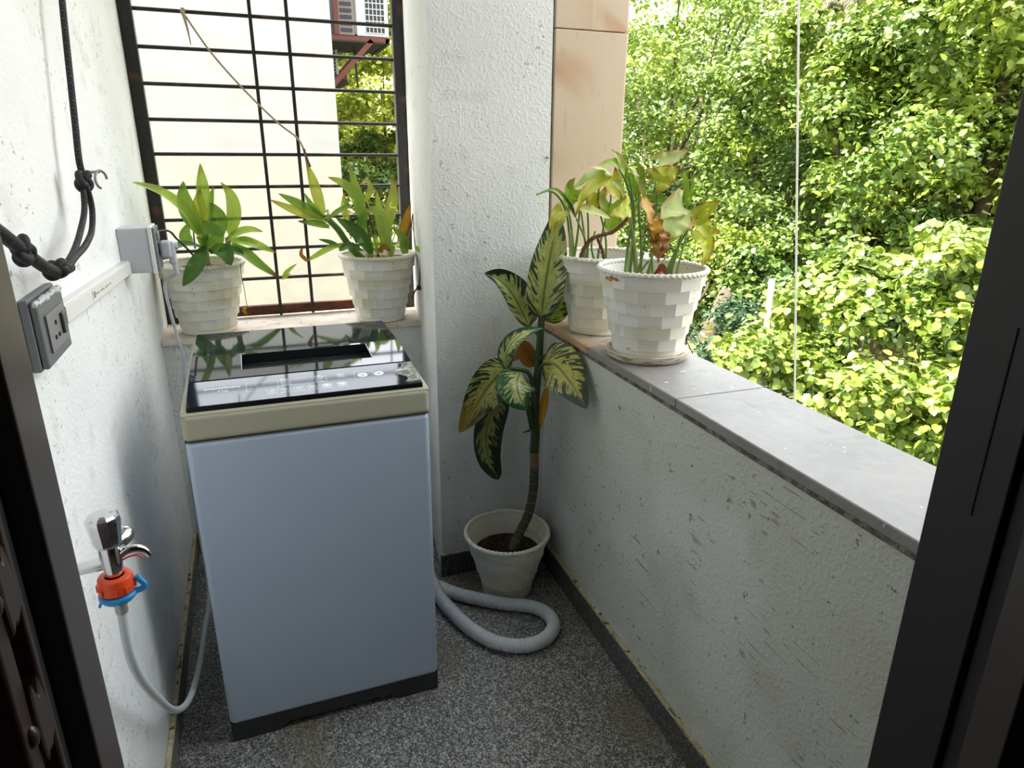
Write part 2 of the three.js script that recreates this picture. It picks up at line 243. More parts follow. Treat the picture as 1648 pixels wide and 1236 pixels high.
{
  const t = thing('washing_machine', 'silver-blue top loading washing machine with black glass lid', 'washing machine', V(0, 0, 0));
  mesh('cabinet', new RoundedBoxGeometry(MX1 - MX0, .765, MZ - MB, 4, .014).translate((MX0 + MX1) / 2, .052 + .3825, (MZ + MB) / 2), silver, t);
  { // base skirt with raised middle
    const s = new THREE.Shape(), a = MX0 + .004, b = MX1 - .004; s.moveTo(a, .004); s.lineTo(a + .105, .004); s.quadraticCurveTo(a + .12, .006, a + .13, .021); s.lineTo(b - .13, .021); s.quadraticCurveTo(b - .12, .006, b - .105, .004); s.lineTo(b, .004); s.lineTo(b, .060); s.lineTo(a, .060); s.closePath();
    const g = new THREE.ExtrudeGeometry(s, { depth: MZ - MB - .02, bevelEnabled: true, bevelSize: .003, bevelThickness: .004, bevelSegments: 2 }); g.translate(0, 0, MB + .013); mesh('base', metric(g), darkPlastic, t);
    for (const x of [a + .05, b - .05]) for (const z of [MZ - .05, MB + .05]) mesh('foot', cyl(V(x, 0, z), V(x, .01, z), .02), darkPlastic, t);
  }
  const rr = new RoundedBoxGeometry(MX1 - MX0 + .002, .062, MZ - MB + .002, 4, .012).translate((MX0 + MX1) / 2, .816 + .031, (MZ + MB) / 2);
  const s = new THREE.Shape(); s.moveTo(-MZ + .003, .850); s.lineTo(-MZ + .003, .876); s.quadraticCurveTo(-MZ + .006, .880, -MZ + .012, .882); s.lineTo(1.60, .888); s.lineTo(-MB - .012, .904); s.quadraticCurveTo(-MB, .903, -MB, .89); s.lineTo(-MB, .850); s.closePath();
  const eg = new THREE.ExtrudeGeometry(s, { depth: MX1 - MX0 - .012, bevelEnabled: true, bevelSize: .002, bevelThickness: .006, bevelSegments: 3, bevelOffset: -.001 }); eg.rotateY(Math.PI / 2); eg.translate(MX0 + .006, 0, 0);
  mesh('top_frame', [rr, eg], beige, t).userData.label = 'olive beige top frame';
  mesh('seam', box(MX0 + .001, MX1 - .001, .8160, .8172, MB + .002, MZ - .0008), std({ color: lin(.06, .06, .06) }), t);
  // control panel with its print
  const cw = 1800, ch = 420, c = document.createElement('canvas'); c.width = cw; c.height = ch; const g = c.getContext('2d');
  g.fillStyle = '#141d26'; g.fillRect(0, 0, cw, ch); g.strokeStyle = '#8fb0bd'; g.fillStyle = '#d4dde0'; g.lineWidth = 4;
  g.font = 'bold 40px sans-serif'; g.fillText('amazonbasics', 118, 160); g.font = 'bold 30px sans-serif'; g.fillText('6.5kg', 220, 208);
  g.strokeRect(430, 110, 240, 150); g.strokeRect(430, 110, 620, 110);
  for (let i = 0; i < 5; i++) { g.fillRect(690, 96 + i * 27, 58 + (i * 37) % 30, 7); g.fillRect(960, 96 + i * 27, 48 + (i * 23) % 34, 7); if (i < 3) g.fillRect(1140, 106 + i * 28, 60, 7); }
  [620, 720, 820, 925, 1040, 1160].forEach((x, i) => { g.beginPath(); g.ellipse(x, 285, 38, 30, 0, 0, 7); g.stroke(); if (i > 3) { g.globalAlpha = .55; g.fill(); g.globalAlpha = 1; } g.fillRect(x - 20, 276, 40, 5); g.fillRect(x - 14, 288, 28, 5); g.fillRect(x - 42, 330, 84, 4); });
  for (const x of [1345, 1480]) { g.beginPath(); g.ellipse(x, 170, 42, 36, 0, 0, 7); g.fill(); g.fillStyle = '#141d26'; g.fillRect(x - 12, 160, 10, 22); g.fillRect(x + 2, 160, 10, 22); g.fillStyle = '#d4dde0'; }
  g.lineWidth = 3; g.strokeRect(1280, 100, 150, 140);
  const ct = new THREE.CanvasTexture(c); ct.colorSpace = THREE.SRGBColorSpace;
  const panelMat = phys({ map: ct, roughness: .06, ior: 1.55 });
  const x0 = MX0 + .012, x1 = MX1 - .012;
  mesh('control_panel', plate([.893, MZ - .008], [.911, -1.598], x0, x1, .0125), panelMat, t).userData.label = 'glossy dark control panel with printed symbols';
  mesh('panel_lip', box(x0, x1, .878, .8915, MZ - .020, MZ - .0075, .002), std({ color: lin(.006, .006, .007), roughness: .3 }), t);
  const A = [.912, -1.602], B = [.9245, -1.765], D = [.9255, MB + .014], L1 = Math.hypot(B[0] - A[0], B[1] - A[1]);
  const lid = mesh('lid', plate(A, B, x0, x1, .024, [-.052, .252, .048, L1 - .012]), blackGlass, t);
  mesh('lid_rear', plate(B, D, x0, x1, .024), blackGlass, t);
  mesh('handle_recess', box(-.054, .254, .8925, .8955, -1.757, -1.646), std({ color: lin(.008, .009, .010), roughness: .6 }), t);
  for (const x of [-.0530, .2530]) mesh('handle_trim', bar(V(x, .9158, -1.650), V(x, .9238, -1.754), .0016, .0014), std({ color: lin(.5, .52, .55), roughness: .3 }), t);
  { // crinkled protective film lifting off the panel's end
    const r = rng(5), nx = 8, ny = 14, pos = [], idx = []; for (let j = 0; j <= ny; j++) for (let i = 0; i <= nx; i++) { const u = i / nx, v = j / ny; pos.push(lerp(x1 - .042 + .012 * Math.sin(v * 9) * (1 - u), x1 - .003, u), lerp(.8945, .9115, v) + .0025 * r() + .0012, lerp(MZ - .014, -1.59, v)); }
    for (let j = 0; j < ny; j++) for (let i = 0; i < nx; i++) { const a = j * (nx + 1) + i, b = a + nx + 1; idx.push(a, a + 1, b, b, a + 1, b + 1); }
    const fg = new THREE.BufferGeometry(); fg.setAttribute('position', new THREE.Float32BufferAttribute(pos, 3)); fg.setIndex(idx); const ff = fg.toNonIndexed(); ff.computeVertexNormals();
    mesh('peeling_film', ff, phys({ color: lin(.8, .78, .7), transmission: .75, roughness: .15, thickness: 0, ior: 1.5 }), t);
  }
}

// ---------------------------------------------------------------- hoses and cords
const hoseWhite = std({ color: lin(.62, .65, .70), roughness: .45 });
{
  const P = [[.28, .30, -2.02], [.36, .27, -2.06], [.425, .17, -2.02], [.440, .060, -1.93], [.452, .028, -1.83], [.474, .024, -1.735], [.506, .024, -1.640], [.560, .024, -1.562], [.632, .024, -1.525], [.700, .024, -1.535], [.745, .024, -1.580], [.748, .024, -1.640], [.712, .024, -1.690], [.650, .024, -1.725], [.580, .024, -1.775], [.510, .024, -1.835], [.455, .024, -1.905], [.40, .024, -1.99], [.33, .024, -2.1]].map(a => V(...a));
  tag(mesh('drain_hose', sweep(P, (t, L) => { const s = t * L / .0065; return .0205 + .0011 * Math.cos(s * Math.PI * 2); }, 1500, 14), hoseWhite), 'white corrugated drain hose looped on the floor beside the washing machine', 'hose');
}
const rubberGrey = std({ color: lin(.62, .66, .66), roughness: .4 });
{
  const T0 = atX(184, 925, -.246), P = [V(T0.x, T0.y - .060, T0.z), atX(206, 1042, -.250), atX(222, 1085, -.258), atX(252, 1122, -.262), atX(283, 1143, -.262), atX(303, 1128, -.255), atX(318, 1085, -.245), atX(329, 1020, -.238), atX(337, 950, -.230), V(-.225, .62, -1.98), V(-.17, .74, -2.05)];
  tag(mesh('inlet_hose', sweep(P, .0075, 220, 12), rubberGrey), 'thin white water inlet hose drooping from the tap to the washing machine', 'hose');
}
const plastGrey = std({ color: lin(.50, .51, .54), roughness: .45 }), plastDark = std({ color: lin(.16, .17, .18), roughness: .5 }), plastWhite = std({ color: lin(.74, .73, .69), roughness: .5 });
{ // surface socket box with the plug
  const t = thing('socket_box', 'grey surface-mounted socket box on the wall above the white trunking', 'socket', V(XL, 1.105, -2.0));
  mesh('box', box(0, .070, 0, .113, -.045, .045, .004), plastGrey, t);
  mesh('cover_rim', box(.070, .080, -.003, .116, -.048, .048, .003), plastWhite, t);
  mesh('face_plate', box(.080, .086, .001, .112, -.044, .044, .002), plastDark, t);
  for (const [y, z] of [[.045, -.012], [.045, .012], [.066, 0]]) mesh('socket_hole', cyl(V(.085, y, z), V(.0865, y, z), .004), std({ color: lin(.01, .01, .01) }), t);
  mesh('switch', box(.086, .090, .078, .098, -.02, .02, .002), plastDark, t);
  const c = thing('power_cord', 'pale grey plug and cord hanging from the socket box', 'cord', V(0, 0, 0));
  mesh('plug', [box(-.224, -.196, 1.135, 1.180, -2.020, -1.985, .008), box(-.205, -.188, 1.118, 1.178, -2.014, -1.990, .006)], plastGrey, c);
  mesh('plug_cap', cyl(V(-.192, 1.165, -2.002), V(-.1815, 1.165, -2.002), .010), plastGrey, c);
  mesh('strain_relief', cyl(V(-.196, 1.122, -2.002), V(-.193, 1.090, -2.004), .0065, .0055), plastGrey, c);
  mesh('cord', sweep([V(-.193, 1.095, -2.003), atZ(266, 455, -2.02), atZ(274, 500, -2.035), atZ(285, 540, -2.05), atZ(294, 570, -2.06), atZ(297, 620, -2.07), atZ(300, 700, -2.09), V(-.19, .35, -2.10)], .0045, 120, 8), plastGrey, c);
  const d = thing('cable', 'short black cable looping from the socket box behind the leafy plant', 'cable', V(0, 0, 0));
  mesh('wire', sweep([V(XL + .05, 1.19, -2.046), atZ(268, 371, -2.14), atZ(285, 385, -2.25), atZ(300, 399, -2.36), atZ(310, 410, -2.44)], .0032, 50, 8), std({ color: lin(.03, .03, .03), roughness: .6 }), d);
}
{ // trunking
  const a = V(XL + .009, 1.121, -1.954), b = V(XL + .009, 1.150, -1.262), t = thing('cable_trunking', 'white plastic cable trunking joining the two wall sockets', 'trunking', V(0, 0, 0));
  const L = a.distanceTo(b), body = new RoundedBoxGeometry(.018, .034, L, 2, .002); const m = mesh('channel', body, std({ color: lin(.72, .71, .67), roughness: .5 }), t); m.position.copy(a).lerp(b, .5); m.rotation.x = -Math.atan2(b.y - a.y, b.z - a.z);
  const lid = mesh('cover', new RoundedBoxGeometry(.004, .028, L - .002, 1, .001), plastWhite, t); lid.position.copy(m.position).add(V(.0095, 0, 0)); lid.rotation.copy(m.rotation);
  const pc = document.createElement('canvas'); pc.width = 512; pc.height = 64; const g = pc.getContext('2d'); g.fillStyle = '#dedcd4'; g.fillRect(0, 0, 512, 64); g.fillStyle = '#6d6f72'; for (let i = 0; i < 17; i++) if (i % 5 !== 4) g.fillRect(60 + i * 20, 26 + (i % 3), 13, 14); g.fillRect(18, 12, 34, 38); const pt = new THREE.CanvasTexture(pc); pt.colorSpace = THREE.SRGBColorSpace;
  const pg = new THREE.PlaneGeometry(.25, .020); pg.rotateY(Math.PI / 2); const p = mesh('print', pg, std({ map: pt, roughness: .5 }), t); p.position.copy(a).lerp(b, .52).add(V(.0122, 0, 0)); p.rotation.x = m.rotation.x;
}
{ // old flush socket
  const t = thing('wall_socket', 'dark grey switched wall socket with paint-smeared top edge near the door jamb', 'socket', V(XL, 1.155, -1.180));
  mesh('back_box', box(0, .012, -.055, .050, -.075, .075, .003), plastDark, t);
  mesh('plate', box(.012, .022, -.052, .046, -.072, .072, .004), std({ color: lin(.13, .135, .14), roughness: .45 }), t);
  mesh('module', box(.022, .025, -.034, .022, -.050, .050, .001), std({ color: lin(.20, .20, .20), roughness: .45 }), t);
  mesh('rocker', box(.025, .030, -.020, .012, -.036, -.018, .002), std({ color: lin(.07, .07, .08), roughness: .4 }), t);
  for (const [y, z] of [[.004, .010], [-.016, .002], [-.016, .022]]) mesh('socket_hole', cyl(V(.0245, y, z), V(.0262, y, z), .0035), std({ color: lin(.01, .01, .01) }), t);
  const r = rng(9), pts = []; for (let i = 0; i <= 14; i++) pts.push(V(.020, .040 + r() * .005, -.075 + i * .0107));
  mesh('paint_smear', sweep(pts, (q) => .003 + .003 * Math.sin(q * 31) ** 2 * Math.sin(q * 7) ** 2, 80, 8), std({ color: lin(.62, .66, .62), roughness: .8 }), t);
}
// ---------------------------------------------------------------- rope
const ropeMat = (() => { const r = noise2(91, 48); return std({ map: tex(256, 256, (u, v) => { const s = Math.sin((u * 2 + v * 6) * Math.PI * 2); let c = s > .2 ? [26, 26, 28] : [12, 12, 13]; return r(u, v) > .86 && s > .3 ? [150, 150, 148] : c; }), roughness: .7 }); })();
{
  const t = thing('rope', 'black flecked rope hanging on the white wall with knots and a doubled loop', 'rope', V(0, 0, 0));
  const m = ropeMat.clone(); m.map = ropeMat.map.clone(); m.map.repeat.set(1, 22); m.map.needsUpdate = true;
  const X = -.272;
  const A = [[96, -60], [100, 0], [107, 70], [114, 135], [121, 200], [128, 262], [134, 285]].map(([x, y]) => atX(x, y, X - .004));
  mesh('strand', sweep(A, .0058, 90, 10), m, t);
  mesh('strand', sweep([[134, 300], [136, 335], [130, 370], [120, 402], [106, 428]].map(([x, y]) => atX(x, y, X)), .0052, 60, 10), m, t);
  mesh('strand', sweep([[140, 300], [148, 335], [148, 368], [138, 394], [120, 415], [108, 432]].map(([x, y]) => atX(x, y, X + .006)), .0052, 60, 10), m, t);
  mesh('strand', sweep([[112, 430], [98, 436], [78, 433], [55, 418], [35, 402], [12, 384], [-12, 366], [-60, 335]].map(([x, y]) => atX(x, y, X + .002)), .0085, 90, 10), m, t);
  const knot = (px, py, s, rot) => { const g = new THREE.TorusKnotGeometry(.0105 * s, .0066 * s, 80, 10, 2, 3); const k = mesh('knot', g, m, t); k.position.copy(atX(px, py, X + .002)); k.rotation.set(...rot); };
  knot(135, 291, 1.0, [.4, 1.2, .2]); knot(90, 434, .9, [.8, .7, .6]); knot(37, 404, 1.0, [.2, 1.5, .9]);
  const hk = atX(136, 286, XL); const hook = new THREE.TorusGeometry(.018, .0028, 8, 24, 4.4); hook.rotateY(1.1); hook.translate(hk.x + .030, hk.y - .004, hk.z);
  const h = tag(mesh('wall_hook', [hook, cyl(V(XL, hk.y + .01, hk.z), V(hk.x + .030, hk.y + .012, hk.z), .003)], std({ color: lin(.25, .25, .25), metalness: .8, roughness: .4 })), 'small bent metal hook on the wall holding the rope', 'hook');
}
// ---------------------------------------------------------------- tap
const chrome = std({ color: lin(.66, .67, .68), metalness: 1, roughness: .11 });
{
  const B = atX(184, 925, -.246), ty = B.y, tz = B.z, tx = B.x;   // bottom of the tap's body
  const t = thing('water_tap', 'chrome two-way water tap on the white wall', 'tap', V(tx, ty, tz));
  const body = new THREE.LatheGeometry([[0, -.004], [.0125, -.004], [.0125, .006], [.0135, .010], [.0145, .022], [.0150, .040], [.0150, .052], [.012, .054], [.0, .054]].map(a => new THREE.Vector2(...a)), 32); mesh('body', body, chrome, t);
  // fluted handle
  const hp = [], hi = [], N = 11, rows = [[.052, .0165], [.056, .0185], [.075, .0205], [.092, .0225], [.0985, .0215], [.1015, .0185], [.1025, .010], [.1025, 0]];
  rows.forEach(([y, r]) => { for (let j = 0; j <= N; j++) { const a = j / N * Math.PI * 2, f = 1.03; hp.push(Math.cos(a) * r * f, y, Math.sin(a) * r * f); } });
  for (let i = 0; i < rows.length - 1; i++) for (let j = 0; j < N; j++) { const a = i * (N + 1) + j, b = a + N + 1; hi.push(a, b, a + 1, b, b + 1, a + 1); }
  const hg = new THREE.BufferGeometry(); hg.setAttribute('position', new THREE.Float32BufferAttribute(hp, 3)); hg.setAttribute('uv', new THREE.Float32BufferAttribute(new Float32Array(hp.length / 3 * 2), 2)); hg.setIndex(hi); const hf = hg.toNonIndexed(); hf.computeVertexNormals(); mesh('handle', hf, chrome, t);
  mesh('inlet_pipe', cyl(V(XL - tx + .004, .020, .004), V(-.008, .022, 0), .0095, .0095, 20), chrome, t);
  const fl = new THREE.LatheGeometry([[0, 0], [.021, 0], [.020, .004], [.013, .009], [.0105, .010], [0, .010]].map(a => new THREE.Vector2(...a)), 28); fl.rotateZ(-Math.PI / 2); fl.translate(XL - tx, .020, .004); mesh('wall_flange', fl, chrome, t);
  mesh('lever', [sweep([V(.008, .030, 0), V(.020, .036, -.002), V(.034, .036, -.004), V(.044, .030, -.006), V(.050, .019, -.007)], q => .0072 - .0022 * q, 30, 12)], chrome, t);
  mesh('lever_stripe', sweep([V(.014, .0245, .004), V(.026, .0285, .0035), V(.036, .0275, .002), V(.042, .020, .001)], .0014, 24, 6), std({ color: lin(.55, .04, .05), roughness: .4 }), t);
  const kn = new THREE.LatheGeometry([[0, 0], [.007, 0], [.0075, .016], [.0135, .019], [.0140, .034], [.0125, .038], [0, .039]].map(a => new THREE.Vector2(...a)), 28); kn.rotateX(-Math.PI / 2); kn.rotateY(-.35); kn.translate(.004, .042, -.012); mesh('side_valve', kn, chrome, t);
  // snap-on hose connector
  const c = thing('hose_connector', 'orange and blue plastic snap-on hose connector under the tap', 'connector', V(tx, ty, tz));
  const orange = std({ color: lin(.80, .075, .012), roughness: .38 }), blue = std({ color: lin(.015, .27, .62), roughness: .38 });
  const og = new THREE.LatheGeometry([[.0135, 0], [.0215, 0], [.0235, -.003], [.0235, -.010], [.0245, -.012], [.0245, -.024], [.0225, -.028], [.012, -.028], [.0125, -.003], [.0135, 0]].map(a => new THREE.Vector2(...a)), 40); const col = mesh('collar', og, orange, c);
  for (let i = 0; i < 8; i++) { const a = i / 8 * 6.283; const b = new THREE.BoxGeometry(.004, .010, .008); b.translate(.0245, -.018, 0); b.rotateY(a); mesh('grip_tab', b, orange, c); }
  const bg = new THREE.LatheGeometry([[.010, -.028], [.0235, -.0285], [.0265, -.031], [.0262, -.036], [.021, -.042], [.012, -.044], [.010, -.044], [.010, -.028]].map(a => new THREE.Vector2(...a)), 36); mesh('ring', bg, blue, c);
  mesh('clip', sweep([V(.020, -.033, .002), V(.034, -.031, 0), V(.037, -.026, 0), V(.032, -.016, 0), V(.028, -.008, 0)], .0046, 24, 8), blue, c); mesh('clip_end', bar(V(-.020, -.033, .004), V(-.026, -.047, .004), .004, .008), blue, c);
  const np = new THREE.LatheGeometry([[.006, -.036], [.0088, -.038], [.0092, -.045], [.0080, -.047], [.0092, -.050], [.0094, -.055], [.0082, -.057], [.0092, -.060], [.0090, -.066], [.006, -.068]].map(a => new THREE.Vector2(...a)), 24); mesh('nipple', np, std({ color: lin(.46, .46, .42), metalness: .55, roughness: .35 }), c);
}
// ---------------------------------------------------------------- pots
const potTex = (seed, tone) => { const a = noise2(seed, 6), b = noise2(seed + 1, 70), e = noise2(seed + 2, 30); return tex(512, 512, (u, v) => { let c = mix3(tone, tone.map((x, i) => x * [.95, .94, .88][i]), smooth(.4, .8, a(u, v))); c = mix3(c, [150, 136, 104], smooth(.93, .98, b(u, v * .4)) * .6); return mix3(c, [168, 146, 100], smooth(.10, .04, v) * smooth(.35, .8, e(u, v * .3)) * .8); }); };
const potMats = [[238, 234, 222], [238, 235, 226], [238, 235, 226], [240, 238, 232], [232, 229, 218]].map((t, i) => std({ map: potTex(100 + i * 7, t), roughness: .5 }));
const soilMat = std({ map: tex(256, 256, (u, v) => mix3(mix3([46, 34, 26], [84, 62, 46], n64(u, v)), [136, 112, 84], smooth(.75, .9, n128(u, v)) * .7)), bumpMap: plasterBump, bumpScale: .01, roughness: 1 });
const soilDry = std({ map: tex(256, 256, (u, v) => mix3(mix3([96, 72, 52], [150, 118, 88], n64(u, v)), [190, 160, 120], smooth(.7, .9, n128(u, v)) * .7)), bumpMap: plasterBump, bumpScale: .012, roughness: 1 });
function makePot(t, mat, soil, { R = .138, r = .088, h = .230, rows = 6, N = 12, foot = .022, soilY = .188, turn = 0 }) {
  const pos = [], uv = [], rad = y => lerp(r, R - .004, (y - foot) / (h - foot));
  const tri = (a, b, c) => [a, b, c].forEach(p => { pos.push(p.x, p.y, p.z); uv.push(Math.atan2(p.z, p.x) / 6.2832 * 1.0 + .5, p.y / h); });
  for (let i = 0; i < rows; i++) {
    const y0 = lerp(foot, h - .008, i / rows), y1 = lerp(foot, h - .008, (i + 1) / rows), off = (i % 2) * Math.PI / N + turn;
    for (let j = 0; j < N; j++) {
      const a0 = off + j / N * 6.28318, a1 = off + (j + 1) / N * 6.28318, k = 1 / Math.cos(Math.PI / N) * .995;
      const ro = rad(y0) * k + .0034, rt = rad(y1) * k - .0016, P = (a, q, y) => V(Math.cos(a) * q, y, Math.sin(a) * q);
      const b0 = P(a0, ro, y0), b1 = P(a1, ro, y0), t0 = P(a0, rt, y1), t1 = P(a1, rt, y1), i0 = P(a0, ro * .93, y0 + .003), i1 = P(a1, ro * .93, y0 + .001);
      tri(b0, t0, b1); tri(t0, t1, b1); tri(b0, b1, i0); tri(b1, i1, i0);
    }
  }
  const g = new THREE.BufferGeometry(); g.setAttribute('position', new THREE.Float32BufferAttribute(pos, 3)); g.setAttribute('uv', new THREE.Float32BufferAttribute(uv, 2)); g.computeVertexNormals();
  const lathe = new THREE.LatheGeometry([[0, .002], [r - .004, 0], [r + .001, .004], [r + .001, foot], [r - .004, foot + .004]].map(a => new THREE.Vector2(...a)), 48);
  const inner = new THREE.LatheGeometry([[r - .006, .01], [R - .009, h - .004], [R - .003, h - .002], [R - .002, h - .012]].map(a => new THREE.Vector2(...a)), 48);
  const pot = mesh('pot', [g, lathe, inner], mat, t);
  const rp = [], ru = [], ri = [], NT = 360, NR = 10;   // twisted rope rim
  for (let i = 0; i <= NT; i++) for (let j = 0; j <= NR; j++) { const th = i / NT * 6.28318, ph = j / NR * 6.28318, q = .0070 * (1 + .20 * Math.cos(2 * (ph - th * 30))); rp.push(Math.cos(th) * (R - .004 + q * Math.cos(ph) * .9), h - .002 + q * Math.sin(ph), Math.sin(th) * (R - .004 + q * Math.cos(ph) * .9)); ru.push(i / NT, .9); }
  for (let i = 0; i < NT; i++) for (let j = 0; j < NR; j++) { const a = i * (NR + 1) + j, b = a + NR + 1; ri.push(a, a + 1, b, b, a + 1, b + 1); }
  const rg = new THREE.BufferGeometry(); rg.setAttribute('position', new THREE.Float32BufferAttribute(rp, 3)); rg.setAttribute('uv', new THREE.Float32BufferAttribute(ru, 2)); rg.setIndex(ri); rg.computeVertexNormals(); mesh('rim', rg, mat, pot);
  const sr = rng(7 + Math.round(soilY * 1e4 + turn * 100)), sp = new THREE.CircleGeometry(lerp(r, R, soilY / h) - .008, 40, 0, 6.28318); const rings = [];
  const cp = [0, soilY + .004, 0], cu = [.5, .5], ci = [], RR = lerp(r, R, soilY / h) - .009; for (let k = 1; k <= 8; k++) for (let j = 0; j < 40; j++) { const a = j / 40 * 6.28318, q = RR * k / 8; cp.push(Math.cos(a) * q, soilY + (k < 8 ? (sr() - .4) * .009 : -.004), Math.sin(a) * q); cu.push(.5 + Math.cos(a) * q * 2, .5 + Math.sin(a) * q * 2); }
  for (let j = 0; j < 40; j++) ci.push(0, 1 + (j + 1) % 40, 1 + j); for (let k = 0; k < 7; k++) for (let j = 0; j < 40; j++) { const a = 1 + k * 40 + j, b = 1 + k * 40 + (j + 1) % 40; ci.push(a, b, a + 40, b, b + 40, a + 40); }
  const sg = new THREE.BufferGeometry(); sg.setAttribute('position', new THREE.Float32BufferAttribute(cp, 3)); sg.setAttribute('uv', new THREE.Float32BufferAttribute(cu, 2)); sg.setIndex(ci); sg.computeVertexNormals(); mesh('soil', sg, soil, t);
  return pot;
}
// ---------------------------------------------------------------- leaves
const PROF = {
  lance: t => Math.pow(Math.sin(Math.PI * Math.pow(clamp(t, 0, 1), .72)), .8) * .92 + .12 * (1 - t) * smooth(0, .04, t + .02),
  blade: t => Math.min(1, .45 + t * 1.6) * Math.pow(1 - Math.pow(t, 3.2), .9),
  round: t => Math.pow(Math.sin(Math.PI * Math.pow(t, .9)), .55),
  ovate: t => Math.pow(Math.sin(Math.PI * Math.pow(t, .66)), .72),
  heart: t => t < .12 ? .62 + t * 3.1 : Math.pow(1 - Math.pow((t - .12) / .88, 1.55), .9),
};
// points are world positions; the leaf is child of a thing standing at origin o
function leafGeo(P, width, { prof = 'lance', cup = .25, toward = null, wave = 0, lobe = 0, twist = 0, n = 18, m = 4, seed = 1, roll = 0 } = {}) {
  const c = new THREE.CatmullRomCurve3(P, false, 'centripetal'), pos = [], uv = [], idx = [], f = PROF[prof];
  const hint0 = toward ?? CAM.clone().sub(c.getPoint(.5)).normalize().multiplyScalar(1).add(V(0, .55, 0)).normalize();
  for (let i = 0; i <= n; i++) {
    const t = i / n, p = c.getPoint(t), T = c.getTangent(t).normalize(); let N = hint0.clone().addScaledVector(T, -hint0.dot(T)); if (N.lengthSq() < 1e-4) N = V(0, 1, 0).cross(T); N.normalize();
    let B = T.clone().cross(N).normalize(); if (twist) { const q = new THREE.Quaternion().setFromAxisAngle(T, twist * t + roll); B.applyQuaternion(q); N.applyQuaternion(q); } else if (roll) { const q = new THREE.Quaternion().setFromAxisAngle(T, roll); B.applyQuaternion(q); N.applyQuaternion(q); }
    const w = width / 2 * f(t);
    for (let j = -m; j <= m; j++) {
      const u = j / m, a = Math.abs(u), q = p.clone().addScaledVector(B, u * w * (1 - cup * .25 * a)).addScaledVector(N, cup * w * Math.pow(a, 1.4) + wave * width * a * a * Math.sin(t * 17 + seed + (u > 0 ? 2 : 0))).addScaledVector(T, -lobe * width * a * a * Math.pow(1 - t, 5));
      pos.push(q.x, q.y, q.z); uv.push((u + 1) / 2, t);
    }
  }
  const s = 2 * m + 1; for (let i = 0; i < n; i++) for (let j = 0; j < 2 * m; j++) { const a = i * s + j, b = a + s; idx.push(a, a + 1, b, b, a + 1, b + 1); }
  const g = new THREE.BufferGeometry(); g.setAttribute('position', new THREE.Float32BufferAttribute(pos, 3)); g.setAttribute('uv', new THREE.Float32BufferAttribute(uv, 2)); g.setIndex(idx); g.computeVertexNormals(); return g;
}
let leafSeed = 0;
function leaf(t, pz, wpx, mat, opt = {}) {
  const P = pz.map(([x, y, z]) => atZ(x, y, z)), d = P[1 % P.length].distanceTo(CAM), g = leafGeo(P, wpx * d / F, { seed: leafSeed++, ...opt });
  g.translate(-t.position.x, -t.position.y, -t.position.z); return mesh('leaf', g, mat, t);
}
function stem(t, pz, r0, r1, mat, name = 'stem', n = 24) { const P = pz.map(([x, y, z]) => atZ(x, y, z)); const g = sweep(P, q => lerp(r0, r1, q), n, 8); g.translate(-t.position.x, -t.position.y, -t.position.z); return mesh(name, g, mat, t); }
function leafMat(a, b, tip, amount, seed, edge = 0) {
  const q = noise2(seed, 40), s = noise2(seed + 1, 7);
  return phys({ map: tex(128, 256, (u, v) => { const e = Math.abs(u - .5) * 2; let c = mix3(a, b, .35 * q(u, v * .06) + .5 * s(u * .6, v) + .12 * Math.abs(Math.sin(u * 40))); if (e < .05) c = mix3(c, b, .6); c = mix3(c, tip, amount * smooth(.82 - .18 * s(u, v), .99, v)); return edge ? mix3(c, tip, edge * smooth(.66, .98, e + .45 * (s(u + .2, v * 1.3) - .5))) : c; }), roughness: .42, transmission: .34, thickness: 0, specularIntensity: .5 });
}
const gBright = leafMat([158, 190, 70], [190, 210, 104], [130, 100, 40], .3, 201), gMid = leafMat([116, 158, 58], [146, 180, 80], [120, 92, 40], .2, 205), gDark = leafMat([70, 110, 48], [96, 134, 60], [90, 80, 40], .2, 209), gYellow = leafMat([184, 196, 72], [208, 212, 108], [150, 96, 40], .6, 213), gTip = leafMat([108, 150, 52], [138, 172, 70], [112, 70, 42], 1, 217);
const gBrown = leafMat([150, 98, 44], [186, 138, 66], [96, 60, 36], .6, 221), gOrange = leafMat([206, 140, 34], [222, 180, 52], [156, 92, 36], .8, 225, .6);
const aPale = leafMat([172, 190, 92], [206, 212, 140], [186, 132, 88], .8, 231, .75), aYel = leafMat([178, 194, 52], [206, 204, 84], [178, 116, 66], .9, 235, .85), aGreen = leafMat([122, 168, 46], [160, 190, 64], [170, 120, 70], .6, 239, .4);
const stemGreen = std({ color: lin(.16, .27, .06), roughness: .5 }), stemPale = std({ color: lin(.36, .42, .14), roughness: .5 }), stemBrown = std({ map: tex(128, 128, (u, v) => mix3([72, 46, 32], [122, 90, 64], n64(u, v))), roughness: .9 });
